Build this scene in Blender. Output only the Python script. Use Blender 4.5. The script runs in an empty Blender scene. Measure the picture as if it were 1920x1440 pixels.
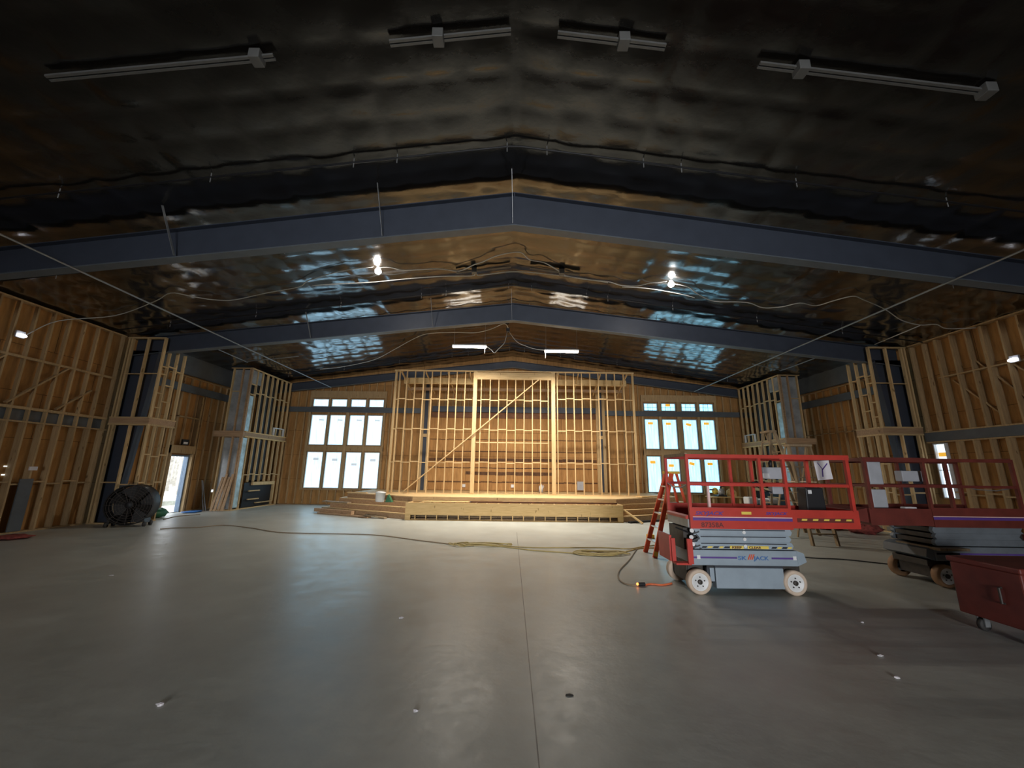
import bpy, math, random
import numpy as np
from mathutils import Vector, Matrix
random.seed(7)
PI = math.pi
sc = bpy.context.scene
col = sc.collection

# ---------------------------------------------------------------- camera, world, exposure
sc.view_settings.view_transform = 'Standard'
sc.view_settings.look = 'None'
sc.view_settings.gamma = 1.0
sc.view_settings.use_curve_mapping = False
sc.view_settings.exposure = 0.0
CAM_H, FPX, TILT, ROLL = 1.75, 740.0, math.atan(163 / 740), math.radians(0.75)
cd = bpy.data.cameras.new('camera'); cam = bpy.data.objects.new('camera', cd); col.objects.link(cam)
cd.sensor_fit = 'HORIZONTAL'; cd.sensor_width = 36.0; cd.lens = 36.0 * FPX / 1920.0
cd.clip_start = 0.05; cd.clip_end = 200
fw = Vector((0, math.cos(TILT), math.sin(TILT))); r0 = Vector((1, 0, 0)); u0 = r0.cross(fw)
rr = math.cos(ROLL) * r0 + math.sin(ROLL) * u0; uu = -math.sin(ROLL) * r0 + math.cos(ROLL) * u0
M3 = Matrix((rr, uu, -fw)).transposed()
cam.matrix_world = Matrix.Translation((0, 0, CAM_H)) @ M3.to_4x4()
sc.camera = cam
w = bpy.data.worlds.new('overcast_sky'); sc.world = w; w.use_nodes = True
bg = w.node_tree.nodes['Background']; bg.inputs[0].default_value = (0.86, 0.93, 1.0, 1); bg.inputs[1].default_value = 4.0

BULB_L, TUBE_L, WALL_LAMP_L, PANE_L = 210.0, 40.0, 6.0, 6.5
# fill light added behind the viewpoint for the lift faces, in an unseen doorway
al = bpy.data.lights.new('daylight', 'AREA'); al.shape = 'RECTANGLE'; al.size = 3.6; al.size_y = 3.2; al.energy = 390; al.spread = math.radians(64); al.color = (0.95, 0.97, 1.0)
ao = bpy.data.objects.new('rear_fill_light', al); col.objects.link(ao); ao.location = (0.5, -15.9, 1.9); 
ao.rotation_euler = (math.radians(90), 0, 0)

# ---------------------------------------------------------------- materials
def nodes(name):
    m = bpy.data.materials.new(name); m.use_nodes = True
    nt = m.node_tree; b = nt.nodes['Principled BSDF']
    return m, nt, b
def L(nt, a, b): nt.links.new(a, b)
def N(nt, t, **k):
    n = nt.nodes.new(t)
    for a, v in k.items(): setattr(n, a, v)
    return n
def ramp(nt, fac, stops):
    r = N(nt, 'ShaderNodeValToRGB'); L(nt, fac, r.inputs[0])
    e = r.color_ramp.elements
    e[0].position, e[0].color = stops[0][0], (*stops[0][1], 1)
    e[1].position, e[1].color = stops[-1][0], (*stops[-1][1], 1)
    for p, c in stops[1:-1]:
        x = e.new(p); x.color = (*c, 1)
    return r.outputs[0]
def coords(nt, kind='Object', scale=(1, 1, 1), rot=(0, 0, 0)):
    tc = N(nt, 'ShaderNodeTexCoord'); mp = N(nt, 'ShaderNodeMapping')
    mp.inputs['Scale'].default_value = scale; mp.inputs['Rotation'].default_value = rot
    L(nt, tc.outputs[kind], mp.inputs[0]); return mp.outputs[0]
def noise(nt, vec, scale, detail=3, rough=0.55):
    n = N(nt, 'ShaderNodeTexNoise'); L(nt, vec, n.inputs['Vector'])
    n.inputs['Scale'].default_value = scale; n.inputs['Detail'].default_value = detail
    n.inputs['Roughness'].default_value = rough; return n.outputs[0]
def bump(nt, b, h, strength=0.3, dist=0.02):
    bp = N(nt, 'ShaderNodeBump'); bp.inputs['Strength'].default_value = strength
    bp.inputs['Distance'].default_value = dist; L(nt, h, bp.inputs['Height']); L(nt, bp.outputs[0], b.inputs['Normal'])
def plain(name, c, rough=0.5, metal=0.0, var=0.12, scale=6.0, spec=0.5):
    m, nt, b = nodes(name)
    n = noise(nt, coords(nt), scale, 4)
    lo = tuple(x * (1 - var) for x in c); hi = tuple(min(1, x * (1 + var)) for x in c)
    L(nt, ramp(nt, n, [(0.3, lo), (0.7, hi)]), b.inputs['Base Color'])
    b.inputs['Roughness'].default_value = rough; b.inputs['Metallic'].default_value = metal
    b.inputs['Specular IOR Level'].default_value = spec
    return m
def wood(name, dark, light, rough=0.65, grain=(14, 14, 1.2)):
    m, nt, b = nodes(name)
    v = coords(nt, 'Object', grain); n = noise(nt, v, 2.0, 5, 0.6)
    c = ramp(nt, n, [(0.28, dark), (0.72, light)])
    oi = N(nt, 'ShaderNodeObjectInfo'); hs = N(nt, 'ShaderNodeHueSaturation')
    mr = N(nt, 'ShaderNodeMapRange'); L(nt, oi.outputs['Random'], mr.inputs[0])
    mr.inputs[3].default_value = 0.84; mr.inputs[4].default_value = 1.14
    L(nt, mr.outputs[0], hs.inputs['Value']); L(nt, c, hs.inputs['Color'])
    kn = noise(nt, coords(nt, 'Object', (9, 9, 3)), 1.3, 1)
    mx = N(nt, 'ShaderNodeMix', data_type='RGBA'); 
    L(nt, ramp(nt, kn, [(0.70, (0, 0, 0)), (0.78, (1, 1, 1))]), mx.inputs[0])
    L(nt, hs.outputs[0], mx.inputs[6]); mx.inputs[7].default_value = (dark[0] * .55, dark[1] * .5, dark[2] * .45, 1)
    L(nt, mx.outputs[2], b.inputs['Base Color']); b.inputs['Roughness'].default_value = rough
    b.inputs['Specular IOR Level'].default_value = 0.25
    return m
def sheathing(name, axis):
    # plywood sheets 1.22 x 2.44 with dark joints
    m, nt, b = nodes(name)
    tc = N(nt, 'ShaderNodeTexCoord'); sp = N(nt, 'ShaderNodeSeparateXYZ'); L(nt, tc.outputs['Object'], sp.inputs[0])
    cb = N(nt, 'ShaderNodeCombineXYZ')
    L(nt, sp.outputs[{'x': 0, 'y': 1}[axis]], cb.inputs[0]); L(nt, sp.outputs[2], cb.inputs[1])
    br = N(nt, 'ShaderNodeTexBrick'); L(nt, cb.outputs[0], br.inputs['Vector'])
    br.offset = 0.5; br.inputs['Scale'].default_value = 1.0
    br.inputs['Brick Width'].default_value = 2.44; br.inputs['Row Height'].default_value = 1.22
    br.inputs['Mortar Size'].default_value = 0.006
    br.inputs['Color1'].default_value = (0.44, 0.235, 0.088, 1); br.inputs['Color2'].default_value = (0.51, 0.285, 0.11, 1)
    br.inputs['Mortar'].default_value = (0.10, 0.05, 0.02, 1)
    v = coords(nt, 'Object', (5, 5, 0.8)); n = noise(nt, v, 2.2, 5, 0.65)
    mx = N(nt, 'ShaderNodeMix', data_type='RGBA', blend_type='MULTIPLY'); mx.inputs[0].default_value = 1.0
    L(nt, br.outputs[0], mx.inputs[6]); L(nt, ramp(nt, n, [(0.3, (0.72, 0.68, 0.62)), (0.7, (1.1, 1.08, 1.02))]), mx.inputs[7])
    L(nt, mx.outputs[2], b.inputs['Base Color']); b.inputs['Roughness'].default_value = 0.7
    b.inputs['Specular IOR Level'].default_value = 0.2
    return m
def emit(name, c, s, base=(0.8, 0.8, 0.8)):
    m, nt, b = nodes(name)
    b.inputs['Base Color'].default_value = (*base, 1)
    b.inputs['Emission Color'].default_value = (*c, 1); b.inputs['Emission Strength'].default_value = s
    return m
def pane_mat(name, tint, s, lines):
    # daylight through protective film: faint vertical creases and print marks in the film
    m, nt, b = nodes(name)
    n = noise(nt, coords(nt, 'Object', (7, 1, 0.7)), 1.6, 4)
    c1 = tuple(x * 0.66 for x in tint)
    c = ramp(nt, n, [(0.36, c1), (0.6, tint)])
    if lines:
        wv = N(nt, 'ShaderNodeTexWave', bands_direction='X'); L(nt, coords(nt, 'Object', (1, 1, 1)), wv.inputs[0])
        wv.inputs['Scale'].default_value = 2.1; wv.inputs['Distortion'].default_value = 0.6
        mx = N(nt, 'ShaderNodeMix', data_type='RGBA', blend_type='MULTIPLY'); mx.inputs[0].default_value = 1
        L(nt, c, mx.inputs[6]); L(nt, ramp(nt, wv.outputs[1], [(0.0, (0.7, 0.88, 0.95)), (0.22, (1, 1, 1))]), mx.inputs[7]); c = mx.outputs[2]
    L(nt, c, b.inputs['Emission Color']); b.inputs['Emission Strength'].default_value = s
    b.inputs['Base Color'].default_value = (0.6, 0.7, 0.75, 1); b.inputs['Roughness'].default_value = 0.25
    return m

M = {}
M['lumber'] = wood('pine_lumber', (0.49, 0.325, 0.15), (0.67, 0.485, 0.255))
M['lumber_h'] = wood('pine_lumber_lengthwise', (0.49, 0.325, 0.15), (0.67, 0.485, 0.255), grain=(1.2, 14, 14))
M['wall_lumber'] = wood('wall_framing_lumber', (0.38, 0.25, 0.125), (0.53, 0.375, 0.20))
M['old_lumber'] = wood('weathered_lumber', (0.33, 0.20, 0.11), (0.50, 0.33, 0.19), grain=(1.2, 14, 14))
M['yellow_lumber'] = wood('yellow_pine', (0.60, 0.39, 0.16), (0.76, 0.54, 0.26), grain=(1.2, 14, 14))
M['ladder_wood'] = wood('ladder_wood', (0.24, 0.17, 0.10), (0.38, 0.28, 0.17))
M['ply_x'] = sheathing('plywood_end', 'x'); M['ply_y'] = sheathing('plywood_side', 'y')
M['dark_ply'] = plain('dark_ledger', (0.16, 0.065, 0.025), 0.7, var=.25)
M['steel'] = plain('primed_blue_grey_steel', (0.044, 0.053, 0.075), 0.5, 0.0, .10, 3)
M['steel_grey'] = plain('primed_grey_steel', (0.10, 0.115, 0.13), 0.5, 0.0, .12, 3)
M['dull_channel'] = plain('dull_grey_channel', (0.13, 0.13, 0.125), 0.5, .2, .1)
M['galv'] = plain('galvanised_pipe', (0.26, 0.27, 0.275), 0.45, .3, .1)
M['black'] = plain('black_plastic', (0.012, 0.012, 0.014), 0.55)
M['black_sheet'] = plain('black_sheeting', (0.010, 0.010, 0.012), 0.6)
M['rubber'] = plain('dark_rubber', (0.03, 0.028, 0.026), 0.7)
M['white'] = plain('white_plastic', (0.75, 0.75, 0.74), 0.45, var=.04)
M['film'] = plain('milky_plastic_film', (0.30, 0.31, 0.31), 0.25, var=.25, scale=3)
M['blue_film'] = plain('pale_blue_film', (0.42, 0.56, 0.60), 0.2, var=.3, scale=4)
M['wire'] = plain('pale_cable', (0.60, 0.60, 0.58), 0.5, var=.05)
M['yellow_cord'] = plain('yellow_cord', (0.50, 0.38, 0.15), 0.6, var=.1)
M['tan_cord'] = plain('tan_cord', (0.25, 0.18, 0.11), 0.6, var=.1)
M['orange_cord'] = plain('orange_cord', (0.75, 0.17, 0.06), 0.5, var=.1)
M['red'] = plain('red_paint', (0.50, 0.045, 0.03), 0.42, var=.12, scale=4)
M['dark_shaded_red'] = plain('shaded_dull_red_paint', (0.14, 0.026, 0.018), 0.5, var=.2, scale=5)  # dark red, lowered further so the colour carries the dim frame edge
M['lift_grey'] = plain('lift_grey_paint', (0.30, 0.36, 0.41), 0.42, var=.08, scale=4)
M['shaded_lift_grey'] = plain('shaded_lift_grey_paint', (0.15, 0.17, 0.19), 0.5, var=.15, scale=5)  # lift grey with the dimming toward the right edge put into its colour
M['lift_lines'] = plain('dark_gap', (0.03, 0.035, 0.045), 0.6)
M['purple'] = plain('purple_decal', (0.10, 0.045, 0.25), 0.5, var=.06)
M['blue_decal'] = plain('blue_decal', (0.06, 0.16, 0.38), 0.5, var=.05)
M['pink_decal'] = plain('pale_pink_line', (0.80, 0.55, 0.52), 0.5, var=.05)
M['yellow_decal'] = plain('yellow_decal', (0.80, 0.60, 0.10), 0.5, var=.06)
M['orange_decal'] = plain('orange_sticker', (0.90, 0.42, 0.03), 0.5, var=.06)
M['dark_decal'] = plain('dark_lettering', (0.10, 0.02, 0.02), 0.6)
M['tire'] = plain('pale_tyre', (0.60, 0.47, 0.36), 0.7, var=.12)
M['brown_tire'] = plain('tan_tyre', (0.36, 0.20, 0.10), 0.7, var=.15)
M['grease'] = plain('greasy_steel', (0.05, 0.043, 0.037), 0.5, .3, .3, 12)
M['fiberglass'] = plain('orange_red_fibreglass', (0.72, 0.085, 0.02), 0.45, var=.08)
M['alu'] = plain('aluminium', (0.72, 0.73, 0.75), 0.35, .6, .06)
M['foot_yellow'] = plain('yellow_ladder_foot', (0.75, 0.43, 0.04), 0.5)
M['box_grey'] = plain('grey_plastic', (0.40, 0.41, 0.44), 0.5, var=.08)
M['paper'] = plain('paper', (0.74, 0.70, 0.72), 0.7, var=.05)
M['green'] = plain('green_plastic', (0.03, 0.16, 0.07), 0.5, var=.2)
M['blue'] = plain('blue_tarp', (0.05, 0.20, 0.55), 0.5, var=.2)
M['cloth_red'] = plain('red_rags', (0.28, 0.06, 0.05), 0.9, var=.5, scale=14)
M['fan'] = plain('dark_fan_paint', (0.035, 0.032, 0.030), 0.45, .2, .2)
M['grill'] = plain('fan_guard_wire', (0.075, 0.06, 0.052), 0.6, .1, .2)
M['stain'] = plain('torn_dark_paper', (0.105, 0.047, 0.018), 0.8, var=.35, scale=8)
M['snow'] = plain('pale_gravel', (0.62, 0.58, 0.52), 0.9, var=.2, scale=2)
M['bark'] = plain('grey_bark', (0.42, 0.40, 0.36), 0.9, var=.3)
M['door_blue'] = plain('blue_grey_door_frame', (0.16, 0.23, 0.33), 0.45)
M['bulb'] = emit('lit_bulb', (1.0, 0.93, 0.86), BULB_L)
M['tube'] = emit('lit_tube', (1.0, 0.92, 0.79), TUBE_L)
M['diffuser'] = emit('glowing_diffuser_side', (1.0, 0.9, 0.75), 12.0)
M['wall_lamp'] = emit('lit_wall_lamp', (0.9, 0.92, 1.0), WALL_LAMP_L)
M['pane_left'] = pane_mat('film_covered_pane_milky', (0.165, 0.30, 0.40), PANE_L, False)
M['pane_right'] = pane_mat('film_covered_pane_blue', (0.118, 0.285, 0.38), PANE_L, True)
M['pane_clear'] = pane_mat('daylit_pane', (0.19, 0.23, 0.27), PANE_L, False)
M['indicator'] = emit('lit_plug_indicator', (1.0, 0.25, 0.05), 4.0, (0.8, 0.2, 0.05))

def floor_mat():
    m, nt, b = nodes('power_trowelled_concrete')
    v = coords(nt)
    n1 = noise(nt, v, 0.55, 6, 0.6); n2 = noise(nt, v, 3.5, 6, 0.7)
    c1 = ramp(nt, n1, [(0.32, (0.43, 0.435, 0.395)), (0.68, (0.55, 0.555, 0.505))])
    mx = N(nt, 'ShaderNodeMix', data_type='RGBA', blend_type='MULTIPLY'); mx.inputs[0].default_value = 1
    L(nt, c1, mx.inputs[6]); L(nt, ramp(nt, n2, [(0.3, (0.90, 0.90, 0.90)), (0.7, (1.04, 1.04, 1.03))]), mx.inputs[7])
    # sawn control joint running the length of the hall
    tc = N(nt, 'ShaderNodeTexCoord'); sp = N(nt, 'ShaderNodeSeparateXYZ'); L(nt, tc.outputs['Object'], sp.inputs[0])
    s = N(nt, 'ShaderNodeMath', operation='SUBTRACT'); L(nt, sp.outputs[0], s.inputs[0]); s.inputs[1].default_value = 0.045
    a = N(nt, 'ShaderNodeMath', operation='ABSOLUTE'); L(nt, s.outputs[0], a.inputs[0])
    lt = N(nt, 'ShaderNodeMath', operation='LESS_THAN'); L(nt, a.outputs[0], lt.inputs[0]); lt.inputs[1].default_value = 0.0045
    ly = N(nt, 'ShaderNodeMath', operation='LESS_THAN'); L(nt, sp.outputs[1], ly.inputs[0]); ly.inputs[1].default_value = 9.9
    mu = N(nt, 'ShaderNodeMath', operation='MULTIPLY'); L(nt, lt.outputs[0], mu.inputs[0]); L(nt, ly.outputs[0], mu.inputs[1])
    m2 = N(nt, 'ShaderNodeMix', data_type='RGBA'); L(nt, mu.outputs[0], m2.inputs[0]); L(nt, mx.outputs[2], m2.inputs[6])
    m2.inputs[7].default_value = (0.07, 0.065, 0.06, 1)
    L(nt, m2.outputs[2], b.inputs['Base Color'])
    L(nt, ramp(nt, n2, [(0.3, (0.30,) * 3), (0.7, (0.46,) * 3)]), b.inputs['Roughness'])
    b.inputs['Specular IOR Level'].default_value = 0.45
    n3 = noise(nt, v, 7.0, 3, 0.6); bump(nt, b, n3, 0.25, 0.012)
    return m
M['floor'] = floor_mat()
def foil_mat():
    # thin black vinyl facing: little reflection head-on, strong sheen at grazing angles
    m, nt, b = nodes('black_insulation_facing'); nt.nodes.remove(b)
    out = nt.nodes['Material Output']
    v = coords(nt, 'Object', (1, 1, 1)); n = noise(nt, v, 3.4, 4, 0.55)
    bp = N(nt, 'ShaderNodeBump'); bp.inputs['Strength'].default_value = 0.25; bp.inputs['Distance'].default_value = 0.025; L(nt, n, bp.inputs['Height'])
    d = N(nt, 'ShaderNodeBsdfDiffuse'); d.inputs[0].default_value = (0.010, 0.0085, 0.007, 1)
    g = N(nt, 'ShaderNodeBsdfAnisotropic'); g.inputs['Roughness'].default_value = 0.16; L(nt, bp.outputs[0], g.inputs['Normal'])
    g.inputs['Color'].default_value = (1, 1, 1, 1)
    f = N(nt, 'ShaderNodeLayerWeight'); f.inputs['Blend'].default_value = 0.5; L(nt, bp.outputs[0], f.inputs['Normal'])
    pw = N(nt, 'ShaderNodeMath', operation='POWER'); L(nt, f.outputs['Facing'], pw.inputs[0]); pw.inputs[1].default_value = 2.4
    mu = N(nt, 'ShaderNodeMath', operation='MULTIPLY_ADD', use_clamp=True); L(nt, pw.outputs[0], mu.inputs[0]); mu.inputs[1].default_value = 0.85; mu.inputs[2].default_value = 0.006
    mix = N(nt, 'ShaderNodeMixShader'); L(nt, mu.outputs[0], mix.inputs[0]); L(nt, d.outputs[0], mix.inputs[1]); L(nt, g.outputs[0], mix.inputs[2])
    L(nt, mix.outputs[0], out.inputs['Surface'])
    return m
M['foil'] = foil_mat()

# ---------------------------------------------------------------- mesh helpers
WL = {}
class MB:
    def __init__(s): s.v = []; s.f = []
    def add(s, vs, fs):
        o = len(s.v); s.v += [tuple(p) for p in vs]; s.f += [tuple(i + o for i in f) for f in fs]; return s
    def box(s, x0, x1, y0, y1, z0, z1):
        return s.add([(x0, y0, z0), (x1, y0, z0), (x1, y1, z0), (x0, y1, z0), (x0, y0, z1), (x1, y0, z1), (x1, y1, z1), (x0, y1, z1)],
                     [(0, 3, 2, 1), (4, 5, 6, 7), (0, 1, 5, 4), (1, 2, 6, 5), (2, 3, 7, 6), (3, 0, 4, 7)])
    def bar(s, p, q, w, d, up=(0, 0, 1)):
        p, q = Vector(p), Vector(q); t = (q - p).normalized(); up = Vector(up)
        a = t.cross(up)
        if a.length < 1e-4: a = t.cross(Vector((0, 1, 0)))
        a.normalize(); c = a.cross(t)
        vs = [e + a * i * w / 2 + c * j * d / 2 for e in (p, q) for i, j in ((-1, -1), (1, -1), (1, 1), (-1, 1))]
        return s.add(vs, [(0, 1, 2, 3), (7, 6, 5, 4), (0, 4, 5, 1), (1, 5, 6, 2), (2, 6, 7, 3), (3, 7, 4, 0)])
    def prism(s, poly, axis, a0, a1):
        n = len(poly)
        def P(u, v, a): return {'x': (a, u, v), 'y': (u, a, v), 'z': (u, v, a)}[axis]
        vs = [P(u, v, a0) for u, v in poly] + [P(u, v, a1) for u, v in poly]
        return s.add(vs, [tuple(range(n)), tuple(range(2 * n - 1, n - 1, -1))] + [(i, i + n, (i + 1) % n + n, (i + 1) % n) for i in range(n)])
    def tube(s, pts, r, n=8, cap=True):
        pts = [Vector(p) for p in pts]; rings = []; prev = None
        for i, p in enumerate(pts):
            t = (pts[min(i + 1, len(pts) - 1)] - pts[max(i - 1, 0)]).normalized()
            a = prev - t * prev.dot(t) if prev is not None else t.cross(Vector((0, 0, 1)))
            if a.length < 1e-4: a = t.cross(Vector((1, 0.1, 0)))
            a.normalize(); prev = a; c = t.cross(a)
            rad = r[i] if isinstance(r, (list, tuple)) else r
            rings.append([p + (a * math.cos(2 * PI * k / n) + c * math.sin(2 * PI * k / n)) * rad for k in range(n)])
        vs = [v for g in rings for v in g]; fs = []
        for i in range(len(pts) - 1):
            for k in range(n): fs.append((i * n + k, i * n + (k + 1) % n, (i + 1) * n + (k + 1) % n, (i + 1) * n + k))
        if cap: fs += [tuple(range(n - 1, -1, -1)), tuple((len(pts) - 1) * n + k for k in range(n))]
        return s.add(vs, fs)
    def lathe(s, prof, c, axis, n=32):
        # prof: (along axis, radius) pairs
        c = Vector(c); ax = Vector(axis).normalized(); a = ax.cross(Vector((0, 0, 1)))
        if a.length < 1e-3: a = Vector((1, 0, 0))
        a.normalize(); b = ax.cross(a); vs = []
        for h, r in prof:
            for k in range(n): vs.append(c + ax * h + (a * math.cos(2 * PI * k / n) + b * math.sin(2 * PI * k / n)) * max(r, 1e-4))
        fs = [(i * n + k, i * n + (k + 1) % n, (i + 1) * n + (k + 1) % n, (i + 1) * n + k) for i in range(len(prof) - 1) for k in range(n)]
        return s.add(vs, fs)
    def ring(s, c, axis, R, r, n=36, m=6):
        c = Vector(c); ax = Vector(axis).normalized(); a = ax.cross(Vector((0, 0, 1))); a.normalize(); b = ax.cross(a)
        pts = [c + (a * math.cos(2 * PI * k / n) + b * math.sin(2 * PI * k / n)) * R for k in range(n + 1)]
        return s.tube(pts, r, m, cap=False)
    def blob(s, c, rx, ry, rz, n=14, m=8, jit=0.0, seed=1):
        rnd = random.Random(seed); vs = []; fs = []
        for i in range(m + 1):
            th = PI * i / m
            for k in range(n):
                ph = 2 * PI * k / n; j = 1 + rnd.uniform(-jit, jit)
                vs.append((c[0] + rx * j * math.sin(th) * math.cos(ph), c[1] + ry * j * math.sin(th) * math.sin(ph), c[2] + rz * j * math.cos(th)))
        for i in range(m):
            for k in range(n): fs.append((i * n + k, (i + 1) * n + k, (i + 1) * n + (k + 1) % n, i * n + (k + 1) % n))
        return s.add(vs, fs)
    def obj(s, name, mat, parent=None, smooth=False, bevel=0.0):
        P = world(parent)
        V = [Vector(v) for v in s.v]
        if parent is None:
            lo = Vector([min(v[i] for v in V) for i in range(3)]); hi = Vector([max(v[i] for v in V) for i in range(3)])
            P = Vector(((lo.x + hi.x) / 2, (lo.y + hi.y) / 2, lo.z))
        me = bpy.data.meshes.new(name); me.from_pydata([tuple(v - P) for v in V], [], s.f); me.update()
        import bmesh
        bm = bmesh.new(); bm.from_mesh(me); bmesh.ops.recalc_face_normals(bm, faces=bm.faces); bm.to_mesh(me); bm.free()
        o = bpy.data.objects.new(name, me); col.objects.link(o)
        me.materials.append(M[mat] if isinstance(mat, str) else mat)
        if parent is None: o.location = P; WL[o.name] = P.copy()
        else: o.parent = parent; WL[o.name] = P.copy()
        if smooth:
            for p in me.polygons: p.use_smooth = True
        if bevel:
            b = o.modifiers.new('bevel', 'BEVEL'); b.width = bevel; b.segments = 2; b.limit_method = 'ANGLE'; b.harden_normals = False
        return o
def world(o): return Vector((0, 0, 0)) if o is None else WL[o.name]
def tag(o, label, cat, group=None):
    o['label'] = label; o['category'] = cat
    if group: o['group'] = group
    return o
def thing(name, label, cat, loc, group=None):
    o = bpy.data.objects.new(name, None); col.objects.link(o); o.location = loc; o.empty_display_size = 0.2
    WL[o.name] = Vector(loc); return tag(o, label, cat, group)
def struct(o, label, cat):
    o['kind'] = 'structure'; return tag(o, label, cat)
def copy_tree(o, parent=None):
    c = o.copy(); col.objects.link(c); WL[c.name] = WL[o.name].copy()
    if parent: c.parent = parent
    for ch in list(o.children): copy_tree(ch, c)
    return c
def B(x0, x1, y0, y1, z0, z1): return MB().box(min(x0, x1), max(x0, x1), min(y0, y1), max(y0, y1), min(z0, z1), max(z0, z1))
def lettering(text, size, mat, parent, pos, name='lettering', width=None, shear=0.0, depth=0.002, bold=0.0):
    # text standing in the xz plane, facing -y
    cu = bpy.data.curves.new(name, 'FONT'); cu.body = text; cu.size = size; cu.extrude = depth; cu.shear = shear; cu.offset = bold
    t = bpy.data.objects.new(name, cu); col.objects.link(t)
    dg = bpy.context.evaluated_depsgraph_get(); me = bpy.data.meshes.new_from_object(t.evaluated_get(dg))
    bpy.data.objects.remove(t)
    xs = [v.co.x for v in me.vertices]; k = (width / (max(xs) - min(xs))) if width else 1.0; x0 = min(xs)
    P = world(parent)
    for v in me.vertices:
        x, y, z = v.co; v.co = (pos[0] + (x - x0) * k - P.x, pos[1] - z - P.y, pos[2] + y - P.z)
    me.materials.clear(); me.materials.append(M[mat])
    o = bpy.data.objects.new(name, me); col.objects.link(o); o.parent = parent; WL[o.name] = P.copy()
    return o
def smooth_pts(pts, k=4):
    pts = [Vector(p) for p in pts]; out = []
    for i in range(len(pts) - 1):
        a, b, c, d = pts[max(i - 1, 0)], pts[i], pts[i + 1], pts[min(i + 2, len(pts) - 1)]
        for j in range(k):
            t = j / k
            out.append(0.5 * (2 * b + (c - a) * t + (2 * a - 5 * b + 4 * c - d) * t * t + (3 * b - a - 3 * c + d) * t ** 3))
    return out + [pts[-1]]

# ---------------------------------------------------------------- room shell
XL, XR, YF, YB = -13.0, 13.3, -16.0, 20.5
RIDGE, SL = 7.85, 0.137
def ceil_z(x): return RIDGE - SL * abs(x)
def mx(x, s): return x if s < 0 else 0.3 - x          # left-hand x mirrored about the hall's middle for the right side

struct(MB().box(XL - .3, XR + .3, YF - .2, YB + .3, -.12, 0).obj('floor', 'floor'), 'bare grey power-trowelled concrete floor with one sawn joint', 'floor')

def build_ceiling():
    xs = np.arange(-13.2, 13.5001, 0.09); ys = np.arange(YF - .1, YB + .25, 0.09)
    X, Y = np.meshgrid(xs, ys)
    rng = np.random.RandomState(3)
    Z = RIDGE - SL * np.abs(X)
    wx, wy = 0.76, 0.62
    cx = np.abs(np.sin(PI * X / wx)); cy = np.abs(np.sin(PI * Y / wy))
    ix = np.floor(X / wx).astype(int) + 40; iy = np.floor(Y / wy).astype(int) + 20
    amp = 0.6 + 0.8 * rng.rand(120, 120)
    tx = rng.randn(120, 120) * 0.020; ty = rng.randn(120, 120) * 0.020
    u = (X / wx) % 1 - .5; v = (Y / wy) % 1 - .5
    Z = Z - 0.024 * amp[iy, ix] * (cx ** .6) * (cy ** .6) + (tx[iy, ix] * u + ty[iy, ix] * v) * cx ** .5 * cy ** .5
    nx, ny = len(xs), len(ys)
    V = np.stack([X, Y, Z], -1).reshape(-1, 3)
    i = np.arange(ny - 1)[:, None] * nx + np.arange(nx - 1)[None, :]
    F = np.stack([i, i + nx, i + nx + 1, i + 1], -1).reshape(-1, 4)
    me = bpy.data.meshes.new('ceiling'); me.from_pydata(V.tolist(), [], F.tolist()); me.update()
    me.materials.append(M['foil'])
    for p in me.polygons: p.use_smooth = True
    o = bpy.data.objects.new('ceiling', me); col.objects.link(o); WL[o.name] = Vector((0, 0, 0))
    return o
struct(build_ceiling(), 'low pitched ceiling lined with quilted glossy black insulation', 'ceiling')
rf = MB()
rf.prism([(-13.5, ceil_z(13.5) + .06), (0, RIDGE + .06), (13.6, ceil_z(13.6) + .06), (13.6, ceil_z(13.6) + .3), (0, RIDGE + .3), (-13.5, ceil_z(13.5) + .3)], 'y', YF - .2, YB + .4)
struct(rf.obj('trim_1', 'black_sheet'), 'dark roof deck above the black ceiling lining', 'roof')

def holed(us, zs, holes, mk):
    m = MB()
    for a in range(len(us) - 1):
        for c in range(len(zs) - 1):
            u, z = (us[a] + us[a + 1]) / 2, (zs[c] + zs[c + 1]) / 2
            if any(h[0] < u < h[1] and h[2] < z < h[3] for h in holes): continue
            mk(m, us[a], us[a + 1], zs[c], zs[c + 1])
    return m
# side walls
DOOR = (15.32, 16.32, 0.0, 2.2)
m = holed([YF, DOOR[0], DOOR[1], YB + .2], [0, DOOR[3], 6.16], [DOOR], lambda m, a, b, c, d: m.box(XL - .16, XL - .12, a, b, c, d))
wall_left = struct(m.obj('wall_left', 'ply_y'), 'tall left wall of brown plywood behind open stud framing', 'wall')
WIN3 = (12.2, 12.56, 1.1, 2.76)
m = holed([YF, WIN3[0], WIN3[1], YB + .2], [0, WIN3[2], WIN3[3], 6.13], [WIN3], lambda m, a, b, c, d: m.box(XR + .12, XR + .16, a, b, c, d))
wall_right = struct(m.obj('wall_right', 'ply_y'), 'tall right wall of brown plywood behind open stud framing', 'wall')
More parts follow.
